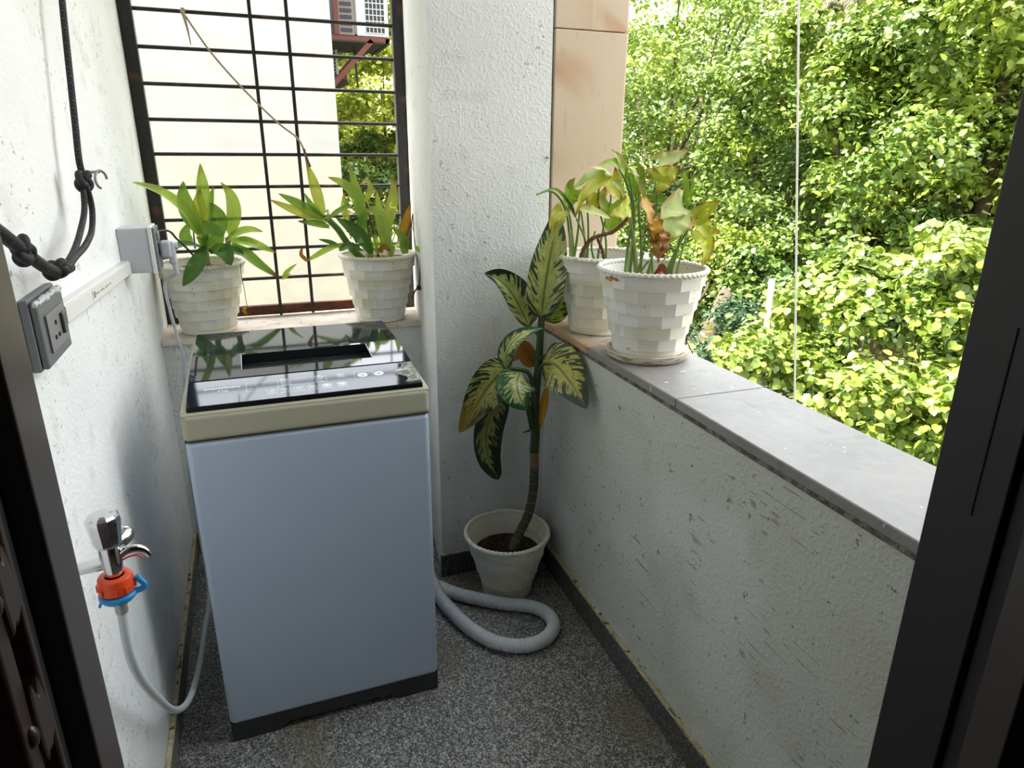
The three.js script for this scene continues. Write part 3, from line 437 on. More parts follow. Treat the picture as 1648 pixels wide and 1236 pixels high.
// ---- left plant on the window sill
{
  const t = thing('potted_plant', 'broad-leaved green plant in white pot beside the socket box', 'potted plant', V(-.166, .81, -2.522));
  makePot(t, potMats[0], soilDry, { h: .235, soilY: .212, turn: .2 });
  const z = -2.5, U = V(-.1, .75, .65).normalize();
  stem(t, [[333, 425, -2.5], [330, 390, -2.49], [333, 362, -2.5]], .012, .008, stemPale);
  stem(t, [[368, 425, -2.52], [368, 400, -2.5], [366, 382, -2.5]], .011, .008, stemPale);
  leaf(t, [[325, 384, -2.46], [296, 342, -2.36], [258, 312, -2.26], [212, 293, -2.16]], 25, gBright, { prof: 'blade', cup: .5 });
  leaf(t, [[325, 378, z], [305, 345, -2.52], [296, 318, -2.53], [295, 291, -2.52]], 26, gMid, { prof: 'ovate' });
  leaf(t, [[333, 360, z], [328, 320, -2.54], [325, 290, -2.55], [322, 262, -2.54]], 20, gBright, { prof: 'lance' });
  leaf(t, [[326, 365, z], [322, 330, -2.5], [322, 303, -2.48]], 26, gYellow, { prof: 'blade', cup: .8 });
  leaf(t, [[348, 380, z], [350, 352, -2.47], [338, 325, -2.45]], 31, gMid, { prof: 'ovate', cup: .5 });
  leaf(t, [[370, 380, z], [377, 345, -2.49], [371, 315, -2.5], [355, 293, -2.5]], 22, gBright, { prof: 'lance', cup: .35 });
  leaf(t, [[338, 352, z], [339, 325, -2.56], [344, 297, -2.57]], 10, gMid, {});
  leaf(t, [[362, 388, z], [385, 374, -2.44], [405, 370, -2.40], [424, 373, -2.38]], 15, gBright, { prof: 'lance' });
  leaf(t, [[366, 388, z], [393, 388, -2.44], [420, 397, -2.39], [444, 407, -2.36]], 17, gBright, { prof: 'blade' });
  leaf(t, [[372, 393, z], [395, 408, -2.43], [420, 428, -2.38], [452, 449, -2.36]], 19, gTip, { prof: 'blade', cup: .4 });
  leaf(t, [[334, 402, -2.46], [340, 378, -2.42], [325, 355, -2.42]], 40, gMid, { prof: 'ovate', cup: .5 });
  leaf(t, [[330, 400, -2.46], [296, 394, -2.41], [264, 408, -2.37]], 19, gDark, { prof: 'ovate', toward: V(0, .9, .45) });
  leaf(t, [[328, 396, -2.46], [319, 425, -2.37], [306, 445, -2.35], [294, 461, -2.35]], 27, gDark, { prof: 'lance', cup: .35, toward: V(-.3, .3, .9) });
  leaf(t, [[340, 398, -2.46], [362, 408, -2.40], [372, 428, -2.37]], 28, gDark, { prof: 'ovate', toward: V(.1, .6, .8) });
  leaf(t, [[355, 400, -2.48], [378, 405, -2.44], [393, 412, -2.42]], 22, gDark, { prof: 'ovate', toward: V(.1, .9, .5) });
  leaf(t, [[306, 396, -2.52], [298, 380, -2.54], [304, 358, -2.56]], 18, gMid, { prof: 'ovate' });
  leaf(t, [[382, 385, -2.53], [400, 388, -2.55], [414, 391, -2.57]], 13, gTip, { prof: 'lance' });
  leaf(t, [[336, 396, -2.43], [346, 385, -2.40], [352, 382, -2.38]], 12, gBright, { prof: 'ovate', cup: .6 });
  leaf(t, [[455, 448, -2.36], [463, 437, -2.35], [478, 424, -2.34]], 8, gBright, { prof: 'lance' }); leaf(t, [[453, 449, -2.36], [460, 446, -2.34], [468, 440, -2.33]], 7, gYellow, { prof: 'lance' });
  stem(t, [[387, 425, -2.44], [388, 440, -2.42], [393, 465, -2.40], [397, 490, -2.40], [401, 503, -2.40]], .0012, .0009, stemBrown, 'root'); stem(t, [[314, 400, -2.54], [312, 380, -2.55], [311, 362, -2.56]], .003, .002, stemBrown);
  const fl = mesh('dried_leaf', leafGeo([atZ(396, 494, -2.405), atZ(393, 500, -2.39), atZ(398, 508, -2.39)], .018, { prof: 'ovate', cup: .9, wave: .2 }), gOrange, t); fl.geometry.translate(-t.position.x, -t.position.y, -t.position.z);
}
// ---- right plant on the window sill
{
  const t = thing('potted_plant', 'yellow-green leggy plant tied up with twine in white pot beside the pillar', 'potted plant', V(.428, .81, -2.512));
  makePot(t, potMats[1], soilDry, { h: .240, soilY: .220, turn: .05 });
  const z = -2.5;
  stem(t, [[585, 418, z], [562, 395, -2.46], [543, 368, -2.43], [525, 350, -2.42]], .014, .010, stemGreen);
  stem(t, [[598, 418, z], [588, 380, -2.5], [582, 345, -2.5]], .012, .009, stemPale);
  stem(t, [[630, 418, z], [626, 385, -2.5], [622, 360, -2.5]], .012, .009, stemPale);
  stem(t, [[610, 418, -2.47], [600, 370, -2.46], [589, 325, -2.48]], .004, .003, stemBrown);
  leaf(t, [[520, 350, -2.42], [511, 318, -2.44], [502, 288, -2.47], [493, 262, -2.5]], 20, gYellow, { prof: 'lance', cup: .7 });
  leaf(t, [[525, 358, -2.42], [490, 346, -2.38], [462, 335, -2.36], [433, 321, -2.34]], 18, gYellow, { prof: 'lance', cup: .4 });
  leaf(t, [[522, 353, -2.42], [492, 337, -2.40], [470, 324, -2.39], [447, 311, -2.38]], 19, gMid, { prof: 'lance', cup: .4 });
  leaf(t, [[530, 366, -2.41], [510, 362, -2.37], [478, 356, -2.34]], 16, gTip, { prof: 'blade', cup: .5 });
  leaf(t, [[520, 352, -2.43], [502, 332, -2.45], [489, 310, -2.46]], 11, gMid, {});
  leaf(t, [[600, 408, -2.44], [580, 382, -2.40], [560, 364, -2.38], [540, 350, -2.38]], 25, gDark, { prof: 'lance', cup: .3 });
  leaf(t, [[583, 352, z], [572, 318, -2.48], [553, 298, -2.46], [527, 285, -2.44]], 23, gBright, { prof: 'blade', cup: .45 });
  leaf(t, [[582, 352, z], [578, 325, -2.53], [571, 298, -2.55], [561, 264, -2.56]], 18, gBright, { prof: 'lance', cup: .4 });
  leaf(t, [[584, 335, -2.52], [596, 305, -2.54], [590, 292, -2.52], [578, 298, -2.50]], 11, gYellow, { prof: 'blade' });
  leaf(t, [[622, 372, z], [629, 340, -2.52], [633, 312, -2.53], [632, 283, -2.53]], 20, gYellow, { prof: 'lance', cup: .4 });
  leaf(t, [[616, 350, z], [609, 328, -2.54], [606, 303, -2.55]], 10, gYellow, {});
  leaf(t, [[619, 402, -2.44], [617, 368, -2.40], [607, 342, -2.40], [586, 338, -2.42]], 24, gBright, { prof: 'blade', cup: .4 });
  leaf(t, [[582, 372, -2.47], [587, 348, -2.45], [600, 335, -2.44]], 14, gMid, { prof: 'lance' });
  leaf(t, [[652, 408, -2.46], [648, 385, -2.43], [632, 368, -2.42]], 20, gMid, { prof: 'blade', cup: .4 });
  leaf(t, [[646, 382, z], [654, 355, -2.5], [661, 326, -2.5]], 16, gOrange, { prof: 'lance', cup: .5 });
  leaf(t, [[530, 350, -2.43], [550, 337, -2.40], [567, 329, -2.38]], 10, gMid, {});
  leaf(t, [[556, 392, -2.45], [530, 400, -2.41], [508, 412, -2.39], [492, 421, -2.38]], 11, gBright, { prof: 'blade' });
  leaf(t, [[493, 421, -2.38], [485, 410, -2.37], [488, 394, -2.37]], 8, gBrown, { prof: 'lance', cup: .8 });
  leaf(t, [[548, 398, -2.45], [530, 390, -2.43], [512, 385, -2.42]], 9, gDark, {});
  leaf(t, [[560, 360, -2.54], [554, 335, -2.56], [554, 308, -2.56]], 12, gYellow, {}); leaf(t, [[632, 405, -2.45], [638, 395, -2.41], [640, 400, -2.39]], 14, gBright, { prof: 'ovate' });
  leaf(t, [[527, 355, -2.41], [530, 343, -2.37], [522, 340, -2.35]], 12, gBright, { prof: 'ovate' }); leaf(t, [[545, 402, -2.44], [565, 396, -2.40], [585, 404, -2.39]], 14, gDark, { prof: 'ovate' }); leaf(t, [[610, 408, -2.44], [605, 392, -2.41], [604, 375, -2.41]], 14, gBright, { prof: 'lance' });
  leaf(t, [[612, 406, -2.42], [618, 398, -2.40], [628, 404, -2.39]], 12, gBrown, { prof: 'ovate', wave: .15 });
  stem(t, [[660, 402, -2.46], [662, 370, -2.47], [664, 345, -2.46], [666, 372, -2.38], [668, 398, -2.34], [670, 408, -2.33]], .0022, .0012, stemBrown, 'dried_runner', 40);
  stem(t, [[656, 385, -2.46], [662, 366, -2.42], [666, 375, -2.36], [669, 396, -2.33]], .0018, .001, stemPale, 'dried_runner', 40);
  leaf(t, [[669, 396, -2.33], [672, 402, -2.32], [675, 408, -2.31]], 7, gMid, { prof: 'ovate' });
}
{ // twine from the grille to the tied leaf
  const m = std({ color: lin(.42, .35, .24), roughness: .9 }), t = thing('twine', 'jute twine strung from the grille down to the tied plant', 'string', V(0, 0, 0));
  const y = barYs[8], p0 = atZ(292, 14, ZG + .012); p0.y = y;
  mesh('line', sweep([p0, atZ(340, 85, -2.64), atZ(400, 152, -2.62), atZ(450, 200, -2.58), atZ(480, 224, -2.54), atZ(490, 245, -2.51), atZ(494, 266, -2.50)], .0031, 60, 8), m, t);
  const k = new THREE.TorusGeometry(.0095, .003, 8, 20); k.rotateY(Math.PI / 2); k.translate(p0.x, y, ZG); mesh('loop', k, m, t);
  const k2 = k.clone(); k2.translate(.006, 0, 0); mesh('loop', k2, m, t);
  mesh('tail', sweep([p0, atZ(297, 30, -2.655), atZ(303, 52, -2.656), atZ(307, 72, -2.655)], q => .0055 - .004 * q, 20, 8), m, t);
  mesh('wrap', sweep([atZ(489, 240, -2.51), atZ(494, 256, -2.495), atZ(499, 268, -2.48)], .0042, 20, 8), std({ color: lin(.16, .09, .06), roughness: .9 }), t);
}
{ // dark tie hanging down the window reveal
  const m = std({ color: lin(.03, .025, .02), roughness: .8 }), t = thing('cord_tie', 'thin dark knotted cord hanging beside the right sill pot', 'cord', V(0, 0, 0));
  mesh('line', sweep([atZ(676, 375, -2.395), atZ(677, 405, -2.39), atZ(676, 440, -2.385), atZ(675, 462, -2.38)], .0026, 40, 8), m, t);
  mesh('line', sweep([atZ(675, 462, -2.38), atZ(668, 468, -2.385), atZ(664, 480, -2.39)], .0028, 20, 8), m, t); mesh('line', sweep([atZ(675, 462, -2.38), atZ(680, 470, -2.37), atZ(683, 490, -2.36), atZ(686, 512, -2.36)], .0028, 20, 8), m, t);
  const k = new THREE.TorusKnotGeometry(.0045, .0026, 50, 8, 2, 3); const q = mesh('knot', k, m, t); q.position.copy(atZ(674, 463, -2.378));
}
{ const p = atZ(882, 253, ZP + .006); const s = thing('screw', 'small metal screw head in the pillar edge', 'screw', V(p.x, p.y, ZP)); const m = std({ color: lin(.5, .5, .5), metalness: .9, roughness: .3 }); const hd = new THREE.SphereGeometry(.005, 14, 8, 0, 6.2832, 0, 1.57); hd.rotateX(Math.PI / 2); hd.translate(0, 0, .004); mesh('head', hd, m, s); mesh('shank', cyl(V(0, 0, -.02), V(0, 0, .005), .002), m, s); }

// ---- plants on the parapet
const ARUM = (t, list) => list.forEach(([p, w, m, o]) => leaf(t, p, w * 1.18, m, { prof: 'heart', lobe: .35, cup: .3, wave: .05, ...o }));
{
  const t = thing('potted_plant', 'arrow-leaved plant with a bare woody stem in white pot next to the stone column', 'potted plant', V(.978, .885, -1.825));
  makePot(t, potMats[2], soilDry, { h: .232, soilY: .195, turn: .1 });
  const z = -1.82;
  for (const p of [[[921, 425, z], [917, 385, z], [912, 345, -1.80], [900, 318, -1.78], [884, 307, -1.76], [864, 313, -1.74]], [[925, 425, z], [921, 380, z], [916, 345, z], [905, 322, -1.80]], [[922, 425, -1.80], [930, 375, -1.80], [934, 330, -1.80], [940, 300, -1.79]], [[945, 425, z], [940, 375, z], [935, 340, -1.80]], [[945, 425, z], [947, 370, z], [944, 315, z]], [[975, 425, -1.84], [975, 385, -1.84], [963, 325, -1.84], [965, 293, -1.82]], [[938, 425, -1.8], [942, 390, -1.79], [928, 352, -1.77]], [[958, 425, -1.80], [952, 395, -1.8], [958, 372, -1.8]], [[960, 425, -1.82], [975, 350, -1.82], [983, 322, -1.82], [982, 300, -1.82]]]) stem(t, p, .0042, .0026, stemGreen);
  stem(t, [[921, 424, -1.81], [919, 395, -1.81], [917, 372, -1.81]], .010, .005, stemPale);
  const wd = [[932, 425, -1.79], [940, 400, -1.78], [952, 385, -1.77], [970, 378, -1.76], [987, 373, -1.75], [1000, 362, -1.74], [1012, 350, -1.73]].map(a => atZ(...a)); const wg = sweep(wd, (q, L) => .0058 * (1 + .22 * Math.pow(Math.sin(q * 34), 4)) * (1 - .2 * q), 90, 10); wg.translate(-t.position.x, -t.position.y, -t.position.z); mesh('woody_stem', wg, stemBrown, t);
  stem(t, [[972, 425, -1.78], [970, 405, -1.78], [962, 385, -1.77]], .005, .0045, stemBrown, 'woody_stem'); stem(t, [[972, 411, -1.78], [966, 406, -1.77], [960, 401, -1.765]], .0016, .001, stemBrown, 'twig');
  leaf(t, [[926, 350, -1.79], [912, 325, -1.78], [893, 306, -1.76], [866, 312, -1.74]], 8, gMid, { prof: 'blade', cup: .9 });
  leaf(t, [[924, 345, -1.79], [918, 332, -1.78], [908, 318, -1.77]], 7, gDark, { prof: 'blade', cup: .8 });
  ARUM(t, [
    [[[976, 281, -1.78], [955, 284, -1.77], [938, 293, -1.76], [923, 304, -1.75]], 22, aGreen, { toward: V(-.2, .9, .35) }],
    [[[974, 282, -1.78], [952, 300, -1.76], [935, 320, -1.75], [925, 350, -1.75]], 20, aYel, { toward: V(.3, .5, .8) }],
    [[[986, 284, -1.78], [968, 272, -1.77], [945, 269, -1.76]], 12, aPale, { lobe: 0, toward: V(0, .8, .6) }],
    [[[932, 334, -1.77], [952, 340, -1.75], [984, 352, -1.74]], 22, aPale, { lobe: 0, prof: 'ovate', toward: V(.1, .75, .6) }],
    [[[984, 328, -1.82], [984, 350, -1.81], [978, 378, -1.80]], 40, aGreen, { toward: V(-.2, .1, 1) }],
    [[[1012, 334, -1.80], [1000, 340, -1.79], [980, 345, -1.78]], 30, aYel, { toward: V(0, .2, 1) }],
    [[[906, 338, -1.79], [894, 350, -1.77], [884, 372, -1.76]], 24, aYel, { toward: V(-.2, .4, .8) }],
    [[[926, 305, -1.82], [918, 318, -1.82], [916, 338, -1.82]], 34, aGreen, { toward: V(0, .2, 1) }],
    [[[1006, 278, -1.80], [990, 262, -1.79], [962, 266, -1.78]], 18, aGreen, { lobe: .1 }],
    [[[1005, 272, -1.79], [998, 256, -1.79], [984, 240, -1.79]], 14, aPale, { lobe: .1 }],
    [[[960, 310, -1.84], [956, 330, -1.84], [960, 348, -1.84]], 30, aYel, { toward: V(0, .2, 1) }],
    [[[982, 285, -1.80], [988, 305, -1.80], [998, 322, -1.80]], 30, aYel, { toward: V(0, .2, 1) }],
    [[[905, 352, -1.80], [900, 362, -1.78], [886, 395, -1.77]], 13, aPale, { lobe: 0 }],
    [[[988, 290, -1.79], [1000, 304, -1.77], [1006, 322, -1.76]], 10, aPale, { lobe: 0 }],
  ]);
}
{
  const t = thing('potted_plant', 'browning arrow-leaved plant in white pot standing on saucer on the coping', 'potted plant', V(.972, .899, -1.527));
  makePot(t, potMats[3], soilMat, { h: .224, R: .142, r: .092, soilY: .188, turn: .28 });
  const z = -1.53;
  const S = (a, m = stemGreen, r = .0042) => stem(t, a, r, r * .6, m);
  S([[1005, 452, z], [1010, 400, z], [1018, 340, z], [1006, 290, -1.54], [996, 272, -1.55]]); S([[1012, 452, z], [1018, 400, z], [1020, 330, z], [1012, 285, z]]); S([[1025, 450, z], [1022, 410, z], [1014, 350, z]], stemPale, .008);
  S([[1030, 452, z], [1032, 400, z], [1028, 330, z], [1030, 290, z]]); S([[1040, 452, z], [1052, 400, z], [1056, 330, z], [1060, 292, -1.53]]); S([[1072, 452, z], [1088, 405, z], [1108, 368, z], [1122, 350, -1.52]]); S([[1068, 452, z], [1080, 420, z], [1098, 385, z], [1112, 360, z]]);
  S([[1078, 452, z], [1084, 420, z], [1094, 390, z]]); S([[1018, 452, -1.50], [1030, 425, -1.49], [1036, 405, -1.48]]); S([[1048, 455, -1.47], [1050, 430, -1.47], [1048, 405, -1.48]]); S([[1000, 455, -1.48], [1006, 435, -1.48], [1012, 410, -1.5]]); S([[1035, 455, -1.48], [1045, 430, -1.48], [1050, 410, -1.48]]); S([[1058, 455, -1.46], [1062, 435, -1.47], [1075, 405, -1.48]], stemPale); S([[1022, 452, -1.5], [1036, 430, -1.5], [1044, 420, -1.5]]); S([[1012, 448, -1.55], [1014, 420, -1.55], [1018, 385, -1.55]], stemPale, .007);
  for (const p of [[[1104, 332, z], [1106, 300, -1.53], [1098, 264, -1.54]], [[1108, 332, z], [1114, 306, -1.53], [1117, 282, -1.53]], [[1102, 330, z], [1102, 300, -1.52], [1096, 272, -1.51]]]) leaf(t, p, 8, gBright, { prof: 'blade', cup: .9 });
  S([[1075, 452, z], [1092, 395, z], [1106, 330, z]]); S([[1085, 452, z], [1112, 352, -1.53], [1120, 325, -1.53]], stemPale, .003);
  ARUM(t, [
    [[[1060, 293, -1.52], [1050, 280, -1.50], [1030, 264, -1.47]], 40, aYel, { lobe: .3, toward: V(-.3, .85, .4) }],
    [[[1056, 293, -1.53], [1075, 280, -1.53], [1093, 270, -1.53]], 34, aYel, { lobe: .3, toward: V(.1, .45, .9) }],
    [[[1060, 262, -1.55], [1082, 254, -1.55], [1108, 240, -1.55]], 26, aPale, { toward: V(0, .55, .8) }],
    [[[1010, 268, -1.54], [1022, 284, -1.51], [1030, 310, -1.50]], 22, aPale, { lobe: .1, toward: V(.5, .6, .6) }],
    [[[1018, 280, -1.55], [1022, 300, -1.55], [1014, 318, -1.55]], 34, aGreen, { toward: V(0, .1, 1) }],
    [[[1030, 288, -1.49], [1033, 308, -1.48], [1036, 330, -1.48]], 9, aPale, { lobe: 0, prof: 'lance', cup: .8, toward: V(0, .1, 1) }],
    [[[1034, 314, -1.48], [1042, 335, -1.46], [1049, 364, -1.455]], 30, gOrange, { lobe: 0, prof: 'ovate', wave: .09, cup: .12, toward: V(.45, .2, .87) }],
    [[[1100, 333, -1.53], [1082, 352, -1.50], [1072, 378, -1.48], [1070, 408, -1.48]], 58, aPale, { lobe: .25, toward: V(-.1, .2, 1) }],
    [[[1098, 336, -1.53], [1078, 342, -1.50], [1052, 352, -1.48]], 26, aPale, { lobe: .1, toward: V(-.1, .6, .8) }],
    [[[1122, 350, -1.52], [1140, 336, -1.50], [1160, 322, -1.49]], 26, aYel, { lobe: .3, toward: V(.1, .6, .8) }],
    [[[1122, 352, -1.52], [1136, 372, -1.50], [1160, 372, -1.48]], 30, aYel, { lobe: .2, toward: V(.1, .3, 1) }],
    [[[1122, 372, -1.52], [1136, 396, -1.50], [1130, 432, -1.49]], 32, aYel, { lobe: .2, toward: V(.1, .1, 1) }],
    [[[1052, 314, -1.54], [1064, 322, -1.53], [1076, 336, -1.53]], 18, aGreen, { lobe: .1 }],
    [[[1056, 366, -1.47], [1062, 392, -1.46], [1058, 422, -1.46]], 30, gBrown, { lobe: 0, wave: .12, cup: .1, prof: 'ovate', toward: V(0, .1, 1) }],
    [[[1050, 352, -1.47], [1056, 368, -1.46], [1054, 390, -1.46]], 24, gOrange, { lobe: 0, wave: .12, cup: .1, prof: 'ovate', toward: V(0, .1, 1) }],
    [[[1064, 372, -1.47], [1068, 382, -1.45], [1064, 405, -1.45]], 18, gBrown, { lobe: 0, wave: .16, cup: .1, prof: 'ovate', toward: V(0, .1, 1) }],
    [[[1058, 446, -1.46], [1066, 434, -1.44], [1072, 446, -1.43]], 13, std({ color: lin(.26, .055, .022), roughness: .6 }), { lobe: 0, wave: .2, prof: 'ovate', cup: .7 }],
    [[[1095, 446, -1.46], [1102, 452, -1.43], [1108, 466, -1.415]], 7, gBrown, { lobe: 0, wave: .2, prof: 'lance' }],
    [[[975, 448, -1.46], [985, 449, -1.44], [998, 452, -1.43]], 8, gBrown, { lobe: 0, wave: .2, prof: 'lance' }],
  ]);
  const s = thing('plant_saucer', 'dirty white plastic saucer under the front parapet pot', 'saucer', V(.972, .885, -1.527));
  mesh('dish', new THREE.LatheGeometry([[0, .010], [.096, .010], [.104, .022], [.110, .024], [.112, .021], [.105, .004], [.098, 0], [0, 0]].map(a => new THREE.Vector2(...a)), 56), std({ map: tex(256, 256, (u, v) => mix3(mix3([222, 216, 200], [176, 154, 116], smooth(.45, .8, n24(u, v))), [124, 104, 70], smooth(.78, .92, n64(u, v)) * .7)), roughness: .6 }), s);
}
// ---- dieffenbachia on the floor
function variegated(seed, dark, cream, spread, brown = 0) {
  const q = noise2(seed, 16), s = noise2(seed + 1, 64), e = noise2(seed + 2, 9);
  return phys({ map: tex(384, 768, (u, v) => {
    const a = Math.abs(u - .5) * 2, sv = v - .20 * a, f = s(sv * .9 + (u > .5 ? .37 : 0), .3 + a * .05) * .65 + q(sv * 1.6 + (u > .5 ? .5 : 0), a * .2) * .35;
    const lim = spread * (smooth(-.04, .16, v) * (1 - smooth(.62, .98, v))) * (.30 + 1.35 * smooth(.2, .8, f)), k = smooth(lim + .035, lim - .06, a);
    let c = mix3(dark, cream, k * (.78 + .22 * q(u, v))); c = mix3(c, dark, smooth(.72, .84, s(sv * .8 + .3, a * .35)) * .6 * smooth(.1, .3, a));
    if (a < .035) c = mix3(c, [104, 124, 52], .85); else if (a < .06) c = mix3(c, dark, .35);
    if (brown) c = mix3(c, [196, 152, 52], brown * smooth(.52, .95, v + .3 * (e(u, v) - .5)) * .9);
    return c; }), roughness: .30, transmission: .12, thickness: 0 });
}
{
  const t = thing('potted_plant', 'tall variegated leafy plant with cane stem in white pot on the floor', 'potted plant', V(.687, 0, -1.838));
  makePot(t, potMats[4], soilMat, { R: .140, r: .080, h: .222, soilY: .150, turn: .12 });
  const z = -1.84, dk = [34, 58, 30], cr = [196, 202, 116];
  const v1 = variegated(301, dk, cr, .92), v2 = variegated(311, [30, 52, 32], [190, 198, 120], .62), v3 = variegated(321, dk, [206, 204, 118], .80, .9), v4 = variegated(331, [54, 96, 62], [226, 226, 150], .60), v5 = variegated(341, [38, 54, 28], [204, 200, 100], .82), v6 = variegated(351, [30, 48, 26], [176, 178, 96], .55), v7 = variegated(361, [50, 92, 36], [206, 216, 96], .85);
  const cane = std({ map: tex(128, 512, (u, v) => { const r = Math.abs(((v * 9) % 1) - .5); let c = mix3([58, 60, 48], [86, 84, 68], n64(u, v)); c = mix3(c, [150, 142, 120], smooth(.44, .5, r) * .8); return c; }), roughness: .8 }); cane.map.repeat.set(1, 3.2);
  const P = [[824, 886, -1.80], [836, 858, -1.82], [850, 828, -1.835], [858, 790, z], [860, 752, z]].map(a => atZ(...a)); const cg = sweep(P, (q, L) => .0155 - .001 * q + .0008 * Math.pow(Math.abs(Math.sin(q * L * 90)), 8), 120, 16); cg.translate(-t.position.x, -t.position.y, -t.position.z); mesh('cane', cg, cane, t);
  stem(t, [[860, 756, z], [860, 740, z], [860, 724, z]], .0155, .0150, std({ map: tex(64, 64, (u, v) => mix3([150, 120, 92], [112, 84, 64], n64(u, v))), roughness: .8 }), 'scarred_cane');
  const dg = std({ color: lin(.030, .065, .018), roughness: .4 }), dg2 = std({ color: lin(.055, .11, .035), roughness: .4 });
  stem(t, [[860, 727, z], [862, 690, z], [862, 640, z], [867, 580, z], [870, 535, z], [872, 505, -1.845]], .0165, .011, dg, 'stalk', 40);
  stem(t, [[858, 690, z], [850, 655, -1.83], [842, 622, -1.82], [836, 603, -1.80]], .012, .005, dg, 'leaf_stalk'); stem(t, [[860, 660, z], [858, 630, -1.83], [850, 600, -1.83], [815, 592, -1.84]], .010, .005, dg2, 'leaf_stalk'); stem(t, [[863, 640, z], [866, 605, -1.82], [874, 587, -1.79], [893, 588, -1.735]], .009, .004, dg2, 'leaf_stalk'); stem(t, [[866, 580, z], [872, 575, -1.82], [884, 572, -1.80]], .007, .006, dg, 'leaf_stalk'); stem(t, [[869, 540, z], [858, 530, -1.84], [850, 524, -1.85]], .008, .004, dg2, 'leaf_stalk'); stem(t, [[863, 650, z], [850, 640, -1.83], [806, 630, -1.84]], .007, .004, dg2, 'leaf_stalk'); stem(t, [[852, 693, -1.82], [847, 694, -1.81], [843, 696, -1.80]], .003, .002, dg, 'leaf_scar'); stem(t, [[872, 510, -1.845], [878, 513, -1.845], [884, 514, -1.85]], .008, .004, dg2, 'leaf_stalk');
  const O = (p, w, m, o = {}) => leaf(t, p, w, m, { prof: 'ovate', cup: .25, n: 26, m: 6, ...o });
  O([[871, 512, -1.835], [876, 470, -1.82], [883, 425, -1.83], [891, 380, -1.85], [896, 336, -1.87]], 66, v1, { cup: .32, toward: V(-.32, .12, .95) });
  O([[852, 526, -1.85], [838, 498, -1.87], [822, 470, -1.89], [802, 450, -1.905], [779, 440, -1.91]], 60, v2, { cup: .55, toward: V(.05, .5, .85) });
  O([[880, 518, -1.855], [893, 495, -1.86], [905, 468, -1.87], [916, 440, -1.88]], 48, v7, { cup: .2, toward: V(-.2, .2, .95) });
  O([[816, 594, -1.80], [815, 570, -1.78], [828, 548, -1.77], [848, 535, -1.765], [874, 528, -1.765]], 32, v4, { cup: .3, toward: V(-.15, .75, .65) });
  O([[818, 588, -1.83], [800, 606, -1.81], [782, 628, -1.81], [762, 660, -1.83], [739, 697, -1.86]], 68, v3, { cup: .22, toward: V(-.1, .35, .93) });
  O([[808, 628, -1.84], [796, 652, -1.86], [783, 692, -1.88], [785, 736, -1.88], [803, 772, -1.86]], 58, v6, { cup: .3, toward: V(.12, .2, .97), prof: 'round' });
  O([[837, 598, -1.79], [832, 615, -1.75], [836, 638, -1.72], [848, 660, -1.71]], 62, v4, { cup: -.25, toward: V(-.1, .55, .85), n: 22 });
  O([[872, 584, -1.80], [893, 587, -1.73], [915, 611, -1.66], [945, 658, -1.575]], 76, v5, { cup: -.1, toward: V(-.55, .40, .73) });
  leaf(t, [[803, 582, -1.88], [822, 566, -1.90], [846, 562, -1.90], [866, 592, -1.88]], 34, gBrown, { prof: 'ovate', toward: V(0, .3, .95) }); leaf(t, [[838, 560, -1.88], [850, 580, -1.87], [866, 585, -1.87]], 26, gBrown, { prof: 'ovate', toward: V(0, .3, .95) });
  leaf(t, [[880, 622, -1.83], [876, 650, -1.82], [872, 672, -1.81], [868, 694, -1.81]], 15, gOrange, { prof: 'lance', cup: .6 });
}

